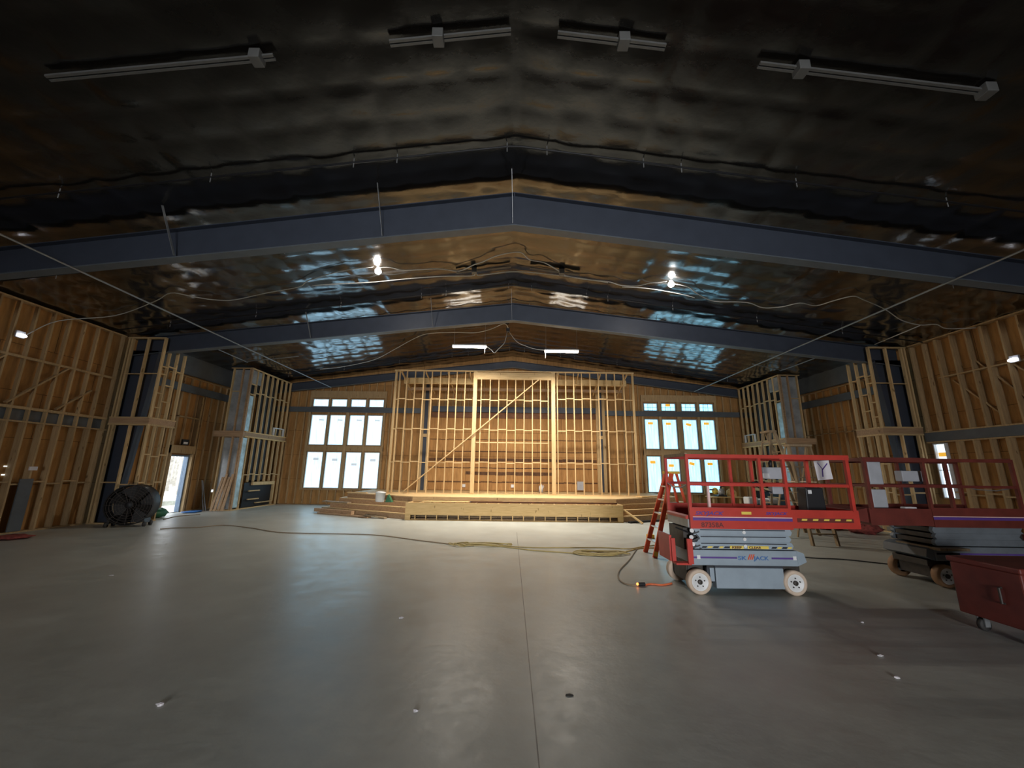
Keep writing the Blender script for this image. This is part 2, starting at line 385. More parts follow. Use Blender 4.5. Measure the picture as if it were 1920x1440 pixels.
# far end wall with the two window groups
COLS_L = [(-10.45, -9.62), (-9.48, -8.66), (-8.46, -7.66), (-7.51, -6.72)]
COLS_R = [(6.94, 7.67), (7.86, 8.63), (8.92, 9.69), (9.86, 10.61)]
ROWS = [(0.78, 2.59), (2.93, 4.50), (4.92, 5.34)]
holes = [(a, b, c, d) for a, b in COLS_L + COLS_R for c, d in ROWS]
us = sorted({XL - .12, XR + .12} | {x for h in holes for x in h[:2]}); zs = [0] + [z for r in ROWS for z in r] + [6.02]
m = holed(us, zs, holes, lambda m, a, b, c, d: m.box(a, b, YB + .1, YB + .16, c, d))
m.prism([(XL - .12, 6.02), (XR + .12, 6.02), (XR + .12, ceil_z(13.42)), (0, RIDGE), (XL - .12, ceil_z(13.12))], 'y', YB + .1, YB + .16)
wall_back = struct(m.obj('wall_back', 'ply_x'), 'gabled far end wall of brown plywood and studs around two window groups', 'wall')
m = MB().box(XL - .2, -1.5, YF - .1, YF, 0, 3.6).box(2.5, XR + .2, YF - .1, YF, 0, 3.6)
m.prism([(XL - .2, 3.6), (XR + .2, 3.6), (XR + .2, ceil_z(13.5)), (0, RIDGE), (XL - .2, ceil_z(13.2))], 'y', YF - .1, YF)
struct(m.obj('wall_front', 'ply_x'), 'plywood end wall behind the viewpoint', 'wall')

# wall framing, each stick a part of its wall
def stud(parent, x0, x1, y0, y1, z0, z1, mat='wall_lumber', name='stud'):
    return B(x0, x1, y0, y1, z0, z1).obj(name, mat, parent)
SP = 0.406
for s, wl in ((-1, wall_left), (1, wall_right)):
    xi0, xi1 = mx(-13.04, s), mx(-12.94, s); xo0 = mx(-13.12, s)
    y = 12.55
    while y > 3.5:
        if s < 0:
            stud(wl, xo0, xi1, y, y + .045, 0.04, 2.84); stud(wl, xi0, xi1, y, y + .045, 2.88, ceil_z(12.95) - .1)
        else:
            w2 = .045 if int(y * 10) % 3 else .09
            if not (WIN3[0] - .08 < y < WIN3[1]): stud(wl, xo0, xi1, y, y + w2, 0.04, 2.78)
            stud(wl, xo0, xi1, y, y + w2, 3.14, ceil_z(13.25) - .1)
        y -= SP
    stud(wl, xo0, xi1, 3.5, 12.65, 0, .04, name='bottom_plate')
    stud(wl, xo0, xi1, 3.5, 12.65, ceil_z(13) - .1, ceil_z(13) - .06, name='top_plate')
    if s < 0:
        stud(wl, xo0, xi1 + .02, 3.5, 12.65, 2.84, 2.88, name='ledger_plate'); stud(wl, xi0, xi1 + .015, 3.5, 12.6, 3.18, 3.25, name='ledger_plate')
        stud(wl, xi0, xi1 + .01, 3.5, 12.6, 4.50, 4.56, name='ledger_plate')
        for (ya, yb, za, zb) in ((8.5, 9.75, 3.3, 4.5), (10.0, 11.2, 3.3, 4.5), (11.15, 11.95, 3.3, 4.0), (6.4, 7.7, 3.3, 4.5)):
            MB().bar((xi1 - .03, ya, za), (xi1 - .03, yb, zb), .04, .085, (1, 0, 0)).obj('diagonal_brace', 'wall_lumber', wl)
    else:
        stud(wl, xo0, xi1, 3.5, 12.65, 3.10, 3.14, name='ledger_plate'); stud(wl, xo0, xi1, 3.5, 12.65, 2.78, 2.82, name='ledger_plate')
        for (ya, yb, za, zb) in ((11.6, 10.6, 4.6, 3.4), (10.9, 9.9, 5.0, 3.6), (10.2, 9.1, 4.8, 3.5), (9.5, 8.4, 4.9, 3.5), (8.6, 7.6, 4.7, 3.4)):
            MB().bar((xi1 + .12, ya, za), (xi1 + .12, yb, zb), .035, .05, (1, 0, 0)).obj('diagonal_brace', 'wall_lumber', wl)
        stud(wl, xo0, xi1 - .005, 3.5, 11.9, 4.72, 4.76, name='ledger_plate')
    k = 0; y = 12.55 - SP
    while y > 7.0:
        zb = 1.22 + (0.06 if k % 2 else 0)
        if s < 0 or not (WIN3[0] - .4 < y < WIN3[1] + .1): stud(wl, xo0, xi1 - (.01 * s * -1), y + .045, y + SP, zb, zb + .04, name='blocking')
        k += 1; y -= SP
    # recessed bay towards the far end
    y = 13.75
    while y < 20.4:
        clear = s < 0 and DOOR[0] - .1 < y < DOOR[1] + .06
        if s < 0 and y > 16.6:
            stud(wl, xo0, mx(-13.06, s), y, y + .045, .04, 5.3)
        elif clear: stud(wl, xo0, xi0, y, y + .045, 2.62, 5.3)
        else: stud(wl, xo0, xi0, y, y + .045, .04, 5.3)
        y += SP
    if s < 0:
        stud(wl, xo0, xi1, DOOR[0] - .09, DOOR[0] - .005, 0, 4.6, name='stud'); stud(wl, xo0, xi1, DOOR[1] + .005, DOOR[1] + .09, 0, 4.6, name='stud')
        stud(wl, xo0, xi1 + .02, DOOR[0] - .09, DOOR[1] + .09, 2.26, 2.56, name='door_header')
        stud(wl, xo0, xi1, DOOR[0] - .09, DOOR[1] + .09, 3.66, 3.70, name='blocking')
    else:
        for k in range(14):
            y = 13.8 + k * SP; stud(wl, xo0, xi0, y + .045, y + SP, 3.42 + .03 * (k % 2), 3.46 + .03 * (k % 2), name='blocking')
            stud(wl, xo0, xi0, y + .045, y + SP, 1.30 + .03 * (k % 2), 1.34 + .03 * (k % 2), name='blocking')
    stud(wl, xo0, xi0, 13.7, 20.4, 5.27, 5.31, name='top_plate')
    stud(wl, xo0, xi0, DOOR[1] + .09 if s < 0 else 13.7, 20.4, 0, .04, name='bottom_plate')
# end wall framing
x = -12.85
while x < 13.2:
    inwin = False
    for C in (COLS_L, COLS_R):
        if C[0][0] - .16 < x < C[3][1] + .10: inwin = True
    ztop = min(ceil_z(x) - .32, 7.4)
    if inwin:
        stud(wall_back, x, x + .04, YB - .02, YB + .1, 0.04, .70); stud(wall_back, x, x + .04, YB - .02, YB + .1, 5.76, ztop)
    elif -4.2 < x < 4.4:
        stud(wall_back, x, x + .04, YB - .0, YB + .1, 4.75, ztop)
    else:
        stud(wall_back, x, x + .04, YB - .02, YB + .1, 0.04, ztop)
    x += SP
for C in (COLS_L, COLS_R):
    stud(wall_back, C[0][0] - .14, C[3][1] + .14, YB - .03, YB + .1, 5.40, 5.76, 'wall_lumber', 'window_header')
    stud(wall_back, C[0][0] - .14, C[3][1] + .14, YB - .03, YB + .1, .70, .74, 'wall_lumber', 'sill_plate')
    stud(wall_back, C[0][0] - .14, C[3][1] + .14, YB - .02, YB + .1, 2.63, 2.89, 'wall_lumber', 'rail')
    for xa, xb in ((C[0][0] - .14, C[0][0] - .04), (C[0][1] + .03, C[1][0] - .03), (C[1][1] + .03, C[2][0] - .03), (C[2][1] + .03, C[3][0] - .03), (C[3][1] + .04, C[3][1] + .14)):
        stud(wall_back, xa, xb, YB - .025, YB + .1, .74, 5.40, name='mullion_stud')
stud(wall_back, -4.25, 4.45, YB - .04, YB - .0, .78, 4.42, 'ply_x', 'plywood_panel')
stud(wall_back, -4.15, 4.42, YB - .09, YB - .04, 4.42, 4.70, 'dark_ply', 'ledger_board')
for (z, h, a, b) in ((2.70, .05, -4.2, 4.4), (2.29, .13, -4.2, 4.4), (1.88, .05, -4.2, 4.4), (1.62, .15, -2.3, 2.2), (1.18, .05, -4.2, 4.4), (3.3, .04, -4.2, 4.4)):
    mm = MB(); xx = a; rnd = random.Random(int(z * 100))
    while xx < b:
        l = rnd.uniform(.25, .6); j = rnd.uniform(-.012, .012)
        mm.box(xx, min(xx + l, b), YB - .046, YB - .04, z - h / 2 + j - rnd.uniform(0, .03) * (h > .06), z + h / 2 + j); xx += l
    o = mm.obj('paper_strip', 'stain', wall_back); o['label'] = 'torn dark building paper strip'

# windows
def window(n, a, b, c, d, pane, label, sticker=None, grid=False):
    m = MB(); t = .035
    y0, y1 = YB + .03, YB + .15
    m.box(a, a + t, y0, y1, c, d); m.box(b - t, b, y0, y1, c, d); m.box(a + t, b - t, y0, y1, c, c + t); m.box(a + t, b - t, y0, y1, d - t, d)
    o = struct(m.obj('window_%d' % n, M['box_grey'] if pane == 'pane_right' else M['white'], bevel=.004), label, 'window')
    B(a + t, b - t, YB + .10, YB + .12, c + t, d - t).obj('pane', pane, o)
    if grid:
        g = MB()
        for k in (1, 2): g.box(a + t + (b - a - 2 * t) * k / 3 - .008, a + t + (b - a - 2 * t) * k / 3 + .008, YB + .09, YB + .10, c + t, d - t)
        g.box(a + t, b - t, YB + .088, YB + .0995, (c + d) / 2 - .008, (c + d) / 2 + .008)
        g.obj('glazing_bars', 'lift_lines', o)
    if sticker:
        x, z, w_, h_, mt, rot = sticker
        mm = MB().bar((a + (b - a) * x - w_ / 2, YB + .094, c + (d - c) * z + rot), (a + (b - a) * x + w_ / 2, YB + .094, c + (d - c) * z - rot), .006, h_, (0, 0, 1))
        mm.obj('sticker', mt, o)
ordn = ['first', 'second', 'third', 'fourth']; rown = ['bottom', 'middle', 'small top']
n = 1
M['oval'] = emit('backlit_grey_film_print', (0.60, 0.68, 0.76), .75, (.4, .42, .45)); M['orange_tag'] = emit('backlit_orange_tag', (0.95, 0.50, 0.05), .75, (.8, .4, .04))
for gi, (C, side) in enumerate(((COLS_L, 'left'), (COLS_R, 'right'))):
    for r, (c, d) in enumerate(ROWS):
        for k, (a, b) in enumerate(C):
            if gi == 0:
                st = (0.55, (0.80, 0.78, 0.66, 0.78)[k], .28, .12, 'oval', 0) if r == 0 else ((0.62, 0.83, .26, .07, 'oval', .01) if r == 1 else None)
            else:
                st = (0.45, (0.83, 0.74, 0.80, 0.80)[k], .27, .14, 'orange_tag', (0, 0, .03, 0)[k]) if r == 0 else ((0.45, (0.86, .85, .83, .87)[k], .27, .13, 'orange_tag', (0, 0, .03, 0)[k]) if r == 1 else ((.5, .8, .25, .16, 'orange_tag', 0) if k == 1 else None))
            window(n, a, b, c, d, 'pane_left' if gi == 0 else 'pane_right',
                   '%s row pane, %s from the left, in the %s window group %s' % (rown[r], ordn[k], side, 'with milky film' if gi == 0 else 'with blue film'), st, gi == 1 and r == 2)
            n += 1
# narrow window in the right wall
m = MB(); a, b, c, d = WIN3; t = .03
m.box(XR + .02, XR + .15, a, a + t, c, d); m.box(XR + .02, XR + .15, b - t, b, c, d); m.box(XR + .02, XR + .15, a + t, b - t, c, c + t); m.box(XR + .02, XR + .15, a + t, b - t, d - t, d)
m.box(XR + .02, XR + .15, a + t, b - t, 1.93, 1.95)
o = struct(m.obj('window_%d' % n, 'white'), 'narrow bright slot window with orange tag in the right wall', 'window'); n += 1
B(XR + .10, XR + .12, a + t, b - t, c + t, d - t).obj('pane', 'pane_clear', o)
B(XR + .09, XR + .098, a + .05, b - .05, 2.36, 2.48).obj('sticker', 'orange_tag', o)
# narrow daylight gaps through the side walls
for (xa, xb, ya, yb, za, zb, lab) in ((XL - .118, XL - .10, 17.82, 18.22, .68, .78, 'bright daylight slot low in the left wall beside the far framed chase'),
                                      (XL - .118, XL - .10, 10.46, 10.64, 1.69, 1.715, 'thin upper daylight slot in the near left wall'),
                                      (XL - .118, XL - .10, 10.46, 10.62, 1.47, 1.50, 'thin lower daylight slot in the near left wall'),
                                      (XR + .10, XR + .118, 17.97, 18.53, .62, .71, 'longer daylight slot low in the right wall'),
                                      (XR + .10, XR + .118, 18.9, 19.25, .63, .70, 'shorter daylight slot low in the right wall')):
    o = struct(B(xa, xb, ya, yb, za, zb).obj('window_%d' % n, 'pane_clear'), lab, 'window'); n += 1

# door opening in the left wall
m = MB()
x0, x1 = XL - .17, XL - .06
m.box(x0, x1, DOOR[0], DOOR[0] + .05, 0, 2.2); m.box(x0, x1, DOOR[1] - .05, DOOR[1], 0, 2.2); m.box(x0, x1, DOOR[0] + .05, DOOR[1] - .05, 2.14, 2.2)
d1 = struct(m.obj('door_1', 'door_blue'), 'open exit doorway with blue-grey steel frame in the left wall', 'door')
MB().box(XL - .24, XL - .175, DOOR[1] - .05, DOOR[1] - .005, .0, 2.16).obj('outer_jamb', 'door_blue', d1)
MB().box(XL - .24, XL - .175, DOOR[0] + .005, DOOR[0] + .05, .0, 2.16).obj('outer_jamb', 'door_blue', d1)
MB().box(XL - .14, XL - .10, DOOR[0] + .05, DOOR[1] - .05, 0, .02).obj('threshold', 'galv', d1)

# outdoors beyond the door
struct(MB().box(-60, XL - .3, -5, 60, -.25, -.06).obj('ground', 'snow'), 'pale gravel ground outside the open door', 'ground')
m = MB().box(-15.2, -15.1, 12, 26, .06, .26)
for k in range(5): m.box(-15.19, -15.12, 12.2 + 3.3 * k - .06, 12.2 + 3.3 * k + .06, -.06, .26)
tag(m.obj('guard_rail', 'blue_film'), 'low bluish rail outside the open door', 'rail')
rt = random.Random(5)
for k in range(10):
    x = -19.5 - 1.9 * k - .8 * rt.random(); y = 1.2 * -x + (-1.2, .3, 1.3, -.4, .9)[k % 5] + .5 * rt.random()
    T = thing('bare_tree', 'bare pale tree trunk seen through the open door', 'tree', (x, y, -.06), 'bare trees outside the door')
    h = rt.uniform(7, 9); lean = rt.uniform(-.5, .5)
    MB().tube([(x, y, -.06), (x + lean * .3, y, h * .4), (x + lean, y, h)], [.13, .09, .03], 8).obj('trunk', 'bark', T, True)
    for j in range(6):
        z = h * (.25 + .11 * j); sg = 1 if j % 2 else -1
        MB().tube([(x + lean * z / h * .7, y, z), (x + lean * z / h * .7 + .3, y + sg * .7, z + .7), (x + .5, y + sg * 1.1, z + 1.6)], [.04, .025, .01], 6).obj('branch', 'bark', T, True)

# ---------------------------------------------------------------- steel frame
def rafter(label, y, zt, st, zb, sb, braces, name='steel_rafter'):
    R = thing(name, label, 'beam', (0, y, zb), 'steel roof rafters')
    XA, XB = -12.85, 13.15
    def zz(x, z, s): return z - s * abs(x)
    for sgn, xe in ((-1, XA), (1, XB)):
        x0 = 0
        w_ = MB().prism([(x0, zt), (xe, zz(xe, zt, st)), (xe, zz(xe, zb, sb)), (x0, zb)], 'y', y - .006, y + .006); w_.obj('web', 'steel', R)
        MB().prism([(x0, zb), (xe, zz(xe, zb, sb)), (xe, zz(xe, zb, sb) - .025), (x0, zb - .025)], 'y', y - .11, y + .11).obj('bottom_flange', 'steel_grey', R)
        MB().prism([(x0, zt), (xe, zz(xe, zt, st)), (xe, zz(xe, zt, st) - .02), (x0, zt - .02)], 'y', y - .11, y + .11).obj('top_flange', 'steel', R)
        for xs in (3.3, 6.6, 9.9):
            pass
    MB().box(-.012, .012, y - .10, y + .10, zb, zt - .02).obj('ridge_plate', 'steel', R)
    for xs in braces:
        MB().bar((xs - .03, y - .55, ceil_z(xs) - .05), (xs, y - .10, zz(xs, zb, sb) + .02), .05, .008, (1, 0, 0)).obj('flange_brace', 'galv', R)
    return R
F1 = rafter('nearest blue-grey steel roof beam crossing above the hall', 7.5, 7.60, .137, 6.83, .122, (-2.75, -7.0, -.03))
F2 = rafter('middle blue-grey steel roof beam in front of the lit stage bay', 12.95, 7.48, .1145, 6.86, .112, (-2.75, -6.9, -.03))
F3 = rafter('farthest blue-grey steel roof beam tight against the gabled end wall', 20.3, 7.47, .119, 7.12, .124, ())
tapers = []
for s, sd in ((-1, 'left'), (1, 'right')):
    for y, zt, lab in ((7.5, 5.3, 'near'), (12.95, 5.6, 'middle'), (20.3, 5.7, 'far')):
        if y == 7.5: continue
        m = MB(); xo = mx(-12.9, s); xt = mx(-11.95 if y < 15 else -12.45, s); xb = mx(-12.35 if y < 15 else -12.6, s)
        C_ = thing('steel_column', '%s tapered dark steel column at the %s wall inside the framing' % ('mid-hall' if y < 15 else 'far corner', sd), 'column', ((xo + xb) / 2, y, 0), 'tapered steel wall columns')
        MB().prism([(xo, 0), (xb, 0), (xt, zt), (xo, zt)], 'y', y - .006, y + .006).obj('web', 'steel', C_)
        MB().prism([(xb, 0), (xt, zt), (xt + .02 * s, zt), (xb + .02 * s, 0)], 'y', y - .11, y + .11).obj('inner_flange', 'steel', C_)
        B(xo, xo + .02 * s, y - .11, y + .11, 0, zt).obj('outer_flange', 'steel', C_)
def girt(x0, x1, y0, y1, z0, z1, label, mat='steel_grey'):
    g = MB()
    if abs(x1 - x0) > abs(y1 - y0): g.box(x0, x1, y1 - .02, y1, z0, z1); g.box(x0, x1, y0, y1 - .02, z0, z0 + .015); g.box(x0, x1, y0, y1 - .02, z1 - .015, z1); g.box(x0, x1, y0, y0 + .006, z0 + .015, z1 - .015)
    else: g.box(x0, x1, y0, y1, z0, z1)
    return tag(g.obj('steel_girt', mat), label, 'beam', 'horizontal steel wall girts')
girt(-13.118, -13.045, 3.5, 12.6, 2.885, 3.175, 'dark steel girt between the studs of the near left wall')
girt(13.22, 13.42, 3.5, 12.65, 2.825, 3.095, 'dark steel girt along the near right wall above the slot window')
girt(-13.03, -12.93, 13.72, 18.2, 4.66, 4.95, 'grey steel girt on the left wall above the open doorway')
girt(13.23, 13.33, 13.72, 18.2, 4.66, 4.95, 'grey steel girt on the right wall between the framed chases')
girt(-12.9, -4.62, YB - .14, YB - .04, 4.62, 4.88, 'grey steel girt across the left window group')
girt(4.8, 13.2, YB - .14, YB - .04, 4.62, 4.88, 'grey steel girt across the right window group')
girt(-4.12, 4.42, YB - .16, YB - .10, 4.71, 5.0, 'bluish steel girt behind the stage stud wall', 'steel')
for s, sd in ((-1, 'left'), (1, 'right')):
    tag(B(mx(-13.02, s), mx(-12.9, s), 13.7, 20.1, 5.34, 6.08).obj('eave_beam', 'steel_grey'), 'deep grey steel eave strut high on the %s wall past the mid-hall column' % sd, 'beam', 'deep eave struts')
for x, lab in ((-4.42, 'left'), (4.59, 'right')):
    C_ = thing('wind_column', 'slim steel end wall column cased in lumber, %s of centre behind the stage wall' % lab, 'column', (x, YB - .25, .76), 'slim end wall columns')
    B(x - .09, x + .09, YB - .16, YB - .15, .76, 6.6).obj('steel_face', 'steel', C_)
    B(x - .09, x - .08, YB - .15, YB - .045, .76, 6.6).obj('flange', 'steel', C_); B(x + .08, x + .09, YB - .15, YB - .045, .76, 6.6).obj('flange', 'steel', C_)
    B(x - .22, x - .095, YB - .2, YB - .045, .76, 6.3).obj('lumber_casing', 'lumber', C_); B(x + .095, x + .24, YB - .2, YB - .045, .76, 6.3).obj('lumber_casing', 'lumber', C_)
    B(x - .12, x + .12, YB - .21, YB - .17, 3.4, 3.56).obj('lumber_tie', 'lumber_h', C_)

# ---------------------------------------------------------------- framed chases around the columns
def chase_near(s, sd):
    P = thing('framed_chase', 'tall open stud chase around the mid-hall steel column at the %s wall' % sd, 'framing', (mx(-12.3, s), 13.2, 0), 'stud framed column chases')
    X = lambda v: mx(v, s); xo, y0, y1 = -11.68, 12.7, 13.7
    zt = 6.00
    def st(xa, xb, ya, yb, z0, z1, nm='stud', mat='lumber'): return B(X(xa), X(xb), ya, yb, z0, z1).obj(nm, mat, P)
    for xa in (-12.93, -12.83, -12.30, -11.73):
        st(xa, xa + .05, y0, y0 + .09, .04, 3.03); st(xa, xa + .05, y0, y0 + .09, 3.30, min(zt, ceil_z(xa) - .06) - .04)
    for i, yy in enumerate((12.98, 13.31, 13.62)):
        st(xo - .09, xo, yy, yy + .05, .04, 3.03); st(xo - .09, xo, yy, yy + .05, 3.30, 5.62)
    
    st(-12.95, xo, y0, y0 + .09, 0, .04, 'bottom_plate', 'lumber_h'); st(xo - .09, xo, y0 + .09, y1, 0, .04, 'bottom_plate')
    st(-12.95, xo, y0 - .01, y0 + .09, zt - .05, zt, 'top_plate', 'lumber_h')
    st(-12.95, xo + .02, y0 - .03, y0 + .09, 3.03, 3.08, 'ledge_plate', 'lumber_h'); st(-12.95, xo + .02, y0 - .015, y0 + .09, 3.08, 3.26, 'ledge_board', 'old_lumber'); st(-12.95, xo + .02, y0 - .03, y0 + .09, 3.26, 3.30, 'ledge_plate', 'lumber_h')
    st(xo - .09, xo + .03, y0 + .09, y1, 3.03, 3.08, 'ledge_plate'); st(xo - .09, xo + .012, y0 + .09, y1, 3.08, 3.26, 'ledge_board', 'old_lumber'); st(xo - .09, xo + .03, y0 + .09, y1, 3.26, 3.30, 'ledge_plate')
    for zb, k in ((1.22, 0), (2.1, 1)):
        if k == 0: st(-12.78, -12.30, y0 + .005, y0 + .085, zb, zb + .04, 'blocking', 'lumber_h'); st(-12.25, -11.73, y0 + .005, y0 + .085, zb - .06, zb - .02, 'blocking', 'lumber_h')
        st(xo - .085, xo - .005, y0 + .09, 12.98, zb, zb + .04, 'blocking'); st(xo - .085, xo - .005, 13.03, 13.31, zb - .06, zb - .02, 'blocking'); st(xo - .085, xo - .005, 13.36, 13.62, zb, zb + .04, 'blocking')
    st(-12.78, -12.30, y0 + .005, y0 + .085, 4.72, 4.745, 'blocking', 'lumber_h'); st(-12.25, -11.73, y0 + .005, y0 + .085, 4.74, 4.765, 'blocking', 'lumber_h')
    for zb in (5.0, 4.75, 4.1, 3.62): st(xo - .085, xo - .005, y0 + .09, 12.98, zb, zb + .035, 'blocking')
    for zb in (5.05, 4.4, 3.85): st(xo - .085, xo - .005, 13.03, 13.31, zb, zb + .035, 'blocking')
    for zb in (4.95,): st(xo - .085, xo - .005, 13.36, 13.62, zb, zb + .035, 'blocking')
    return P
def chase_far(s, sd):
    P = thing('framed_chase', 'long open stud chase with a ledge running to the far corner at the %s wall' % sd, 'framing', (mx(-12, s), 18.6, 0), 'stud framed column chases')
    X = lambda v: mx(v, s); xo, y0, y1 = -11.5, 17.0, 20.15; zt = 6.08
    def st(xa, xb, ya, yb, z0, z1, nm='stud', mat='lumber'): return B(X(xa), X(xb), ya, yb, z0, z1).obj(nm, mat, P)
    for xa in (-12.36, -11.95, -11.62, -11.56):
        st(xa, xa + .045, y0, y0 + .09, .04, 3.03, mat='old_lumber' if xa > -12 else 'lumber'); st(xa, xa + .045, y0, y0 + .09, 3.28, zt - .04, mat='old_lumber' if xa > -12 else 'lumber')
    ys = [17.42 + .39 * k for k in range(8)]
    for i, yy in enumerate(ys):
        z0 = 1.14 if 1 <= i <= 5 and yy < 19.75 else .04
        if i not in (0, ): st(xo - .09, xo, yy, yy + .045, z0, 3.03)
        else: st(xo - .09, xo, yy, yy + .045, .04, 3.03)
        zz = 3.28
        st(xo - .09, xo, yy, yy + .045, zz, zt - .04)
    st(-12.36, xo, y0, y0 + .09, 0, .04, 'bottom_plate', 'lumber_h'); st(xo - .09, xo, y0 + .09, y1, 0, .04, 'bottom_plate')
    st(-12.45, xo + .02, y0 - .01, y0 + .09, zt - .04, zt, 'top_plate', 'lumber_h'); st(xo - .09, xo + .01, y0 + .09, y1 + .05, zt - .04, zt, 'top_plate')
    st(-12.75, xo + .02, y0 - .03, y0 + .09, 3.03, 3.08, 'ledge_plate', 'old_lumber'); st(-12.75, xo + .02, y0 - .02, y0 + .09, 3.08, 3.24, 'ledge_board', 'old_lumber'); st(-12.75, xo + .02, y0 - .03, y0 + .09, 3.24, 3.28, 'ledge_plate', 'old_lumber')
    st(xo - .09, xo + .05, y0 + .09, y1 + .1, 3.03, 3.08, 'ledge_plate', 'yellow_lumber'); st(xo - .09, xo + .015, y0 + .09, y1 + .1, 3.08, 3.24, 'ledge_board', 'old_lumber'); st(xo - .09, xo + .05, y0 + .09, y1 + .1, 3.24, 3.28, 'ledge_plate', 'yellow_lumber')
    for i in range(len(ys) - 1):
        zb = 5.0 + .04 * (i % 2)
        st(xo - .085, xo - .005, ys[i] + .045, ys[i + 1], zb, zb + .04, 'blocking'); st(xo - .085, xo - .005, ys[i] + .045, ys[i + 1], 1.42 + .03 * (i % 2), 1.455 + .03 * (i % 2), 'blocking')
    st(xo - .085, xo - .005, y0 + .09, ys[0], 5.35, 5.39, 'blocking'); st(xo - .085, xo - .005, y0 + .09, ys[0], 4.9, 4.94, 'blocking')
    st(-12.31, -11.95, y0 + .005, y0 + .085, 5.0, 5.03, 'blocking', 'lumber_h')
    # framed low opening
    st(xo - .09, xo + .005, 18.2, 19.85, .98, 1.12, 'opening_header', 'lumber'); st(xo - .09, xo + .005, 18.62, 19.85, .18, .22, 'opening_sill')
    st(xo - .09, xo + .005, 19.80, 19.85, .22, .98, 'opening_jamb')
    for zb in (.36, .72): st(xo - .02, xo + .03, 17.95, 18.72, zb, zb + .05, 'crosspiece')
    # small framed opening on the ledge
    for a, b, c, d in ((19.2, 20.05, 3.62, 3.66), (19.2, 19.24, 3.28, 3.62), (20.01, 20.05, 3.28, 3.62)): st(xo - .085, xo + .01, a, b, c, d, 'opening_frame', 'white')
    # sheets fixed behind the framing
    st(xo - .12, xo - .095, 17.80, 18.98, 1.2, 3.0, 'black_sheeting', 'black_sheet'); st(xo - .12, xo - .095, 17.80, 18.98, 3.3, 5.95, 'black_sheeting', 'black_sheet')
    st(xo - .12, xo - .095, 17.75, 19.8, .06, 1.10, 'black_panel', 'black_sheet'); st(xo - .12, xo - .095, 19.24, 20.01, 3.3, 3.62, 'black_panel', 'black_sheet')
    st(xo - .055, xo - .035, 17.10, 17.40, .1, 3.0, 'plastic_film', 'blue_film'); st(xo - .055, xo - .035, 17.10, 17.40, 3.3, 4.85, 'plastic_film', 'blue_film'); st(xo - .055, xo - .035, 17.10, 17.75, 5.4, 6.0, 'grey_sheet', 'film')
    st(-12.33, -11.60, y0 + .095, y0 + .11, .06, 3.0, 'grey_sheet', 'film'); st(-12.33, -11.60, y0 + .095, y0 + .11, 3.3, 6.0, 'grey_sheet', 'film')
    return P
for s, sd in ((-1, 'left'), (1, 'right')):
    chase_near(s, sd); chase_far(s, sd)

# ---------------------------------------------------------------- stage
DECK = .76
ST = thing('stage_platform', 'raised lumber stage with stepped angled ends below the stud wall', 'stage', (0, 17, 0))
# decks as stacked tiers, the lower ones wider
def tier_poly(k):
    o = .34 * k                                           # k = 0 the lowest tier
    yl = 14.70 + o * 1.0
    return [(-3.72 + .02 * k, 14.72 + .30 * max(0, k - 2)), (4.0 - .02 * k, 14.72 + .30 * max(0, k - 2)), (8.0 - o * .9, 17.0 + o * .2), (8.0 - o * .9, YB - .06), (-7.8 + o * .9, YB - .06), (-7.8 + o * .9, 17.0 + o * .2)]
for k in range(4):
    p = tier_poly(k); z1 = .19 * (k + 1)
    pl = [(-3.72, 14.90 + .30 * k), (4.0, 14.90 + .30 * k), (8.0 - .31 * k, 17.05 + .1 * k), (8.0 - .31 * k, 18.4), (-7.8 + .31 * k, 18.4), (-7.8 + .31 * k, 17.05 + .1 * k)]
    if k == 3: pl = [(-3.72, 15.55), (4.0, 15.55), (7.1, 17.4), (7.1, YB - .05), (-6.9, YB - .05), (-6.9, 17.4)]
    MB().prism([(a, b) for a, b in pl], 'z', z1 - .035, z1).obj('deck_sheet', 'lumber_h', ST)
    for sd in (-1, 1):
        a = pl[0] if sd < 0 else pl[1]; b = pl[5] if sd < 0 else pl[2]
        d = Vector((b[0] - a[0], b[1] - a[1], 0)).normalized(); nn = Vector((-d.y, d.x, 0)) * (1 if sd < 0 else -1)
        A = Vector((a[0], a[1], 0)) ; Bv = Vector((b[0], b[1], 0))
        MB().bar((A.x, A.y, z1 - .12), (Bv.x, Bv.y, z1 - .12), .04, .165).obj('riser_board', 'old_lumber', ST)
        e = Bv + Vector((0, 1.3, 0))
        MB().bar((Bv.x, Bv.y, z1 - .12), (e.x, e.y, z1 - .12), .04, .165).obj('riser_board', 'old_lumber', ST)
B(-3.74, 4.01, 14.68, 14.72, .21, .60).obj('front_header', 'yellow_lumber', ST)
B(-3.74, 4.01, 14.68, 14.80, .185, .21).obj('header_plate', 'yellow_lumber', ST)
B(-3.74, 4.01, 14.68, 14.76, 0, .03).obj('sole_plate', 'yellow_lumber', ST)
B(-3.74, -3.55, 14.675, 14.76, .03, .185).obj('end_block', 'yellow_lumber', ST); B(3.82, 4.01, 14.675, 14.76, .03, .185).obj('end_block', 'yellow_lumber', ST)
for k in range(19):
    x = -3.4 + k * .385; B(x, x + .035, 14.69, 14.75, .03, .185).obj('cripple_stud', 'yellow_lumber', ST)
for k, (ya, za) in enumerate(((14.95, .05), (15.05, .11), (15.2, .15))): B(-3.6, 3.9, ya, ya + .3, za - .04, za).obj('inner_board', 'ladder_wood', ST)
for k in range(20):
    x = -3.7 + k * .405; B(x, x + .04, 14.72, 15.52, .42, .595).obj('joist', 'lumber', ST)
B(-3.7, 4.0, 15.50, 15.54, .58, .745).obj('riser_board', 'lumber_h', ST)
def plank(p, q, w_, t_, label, mat='old_lumber', group='loose boards around the stage', name='loose_board'):
    return tag(MB().bar(p, q, w_, t_).obj(name, mat, None), label, 'board', group)
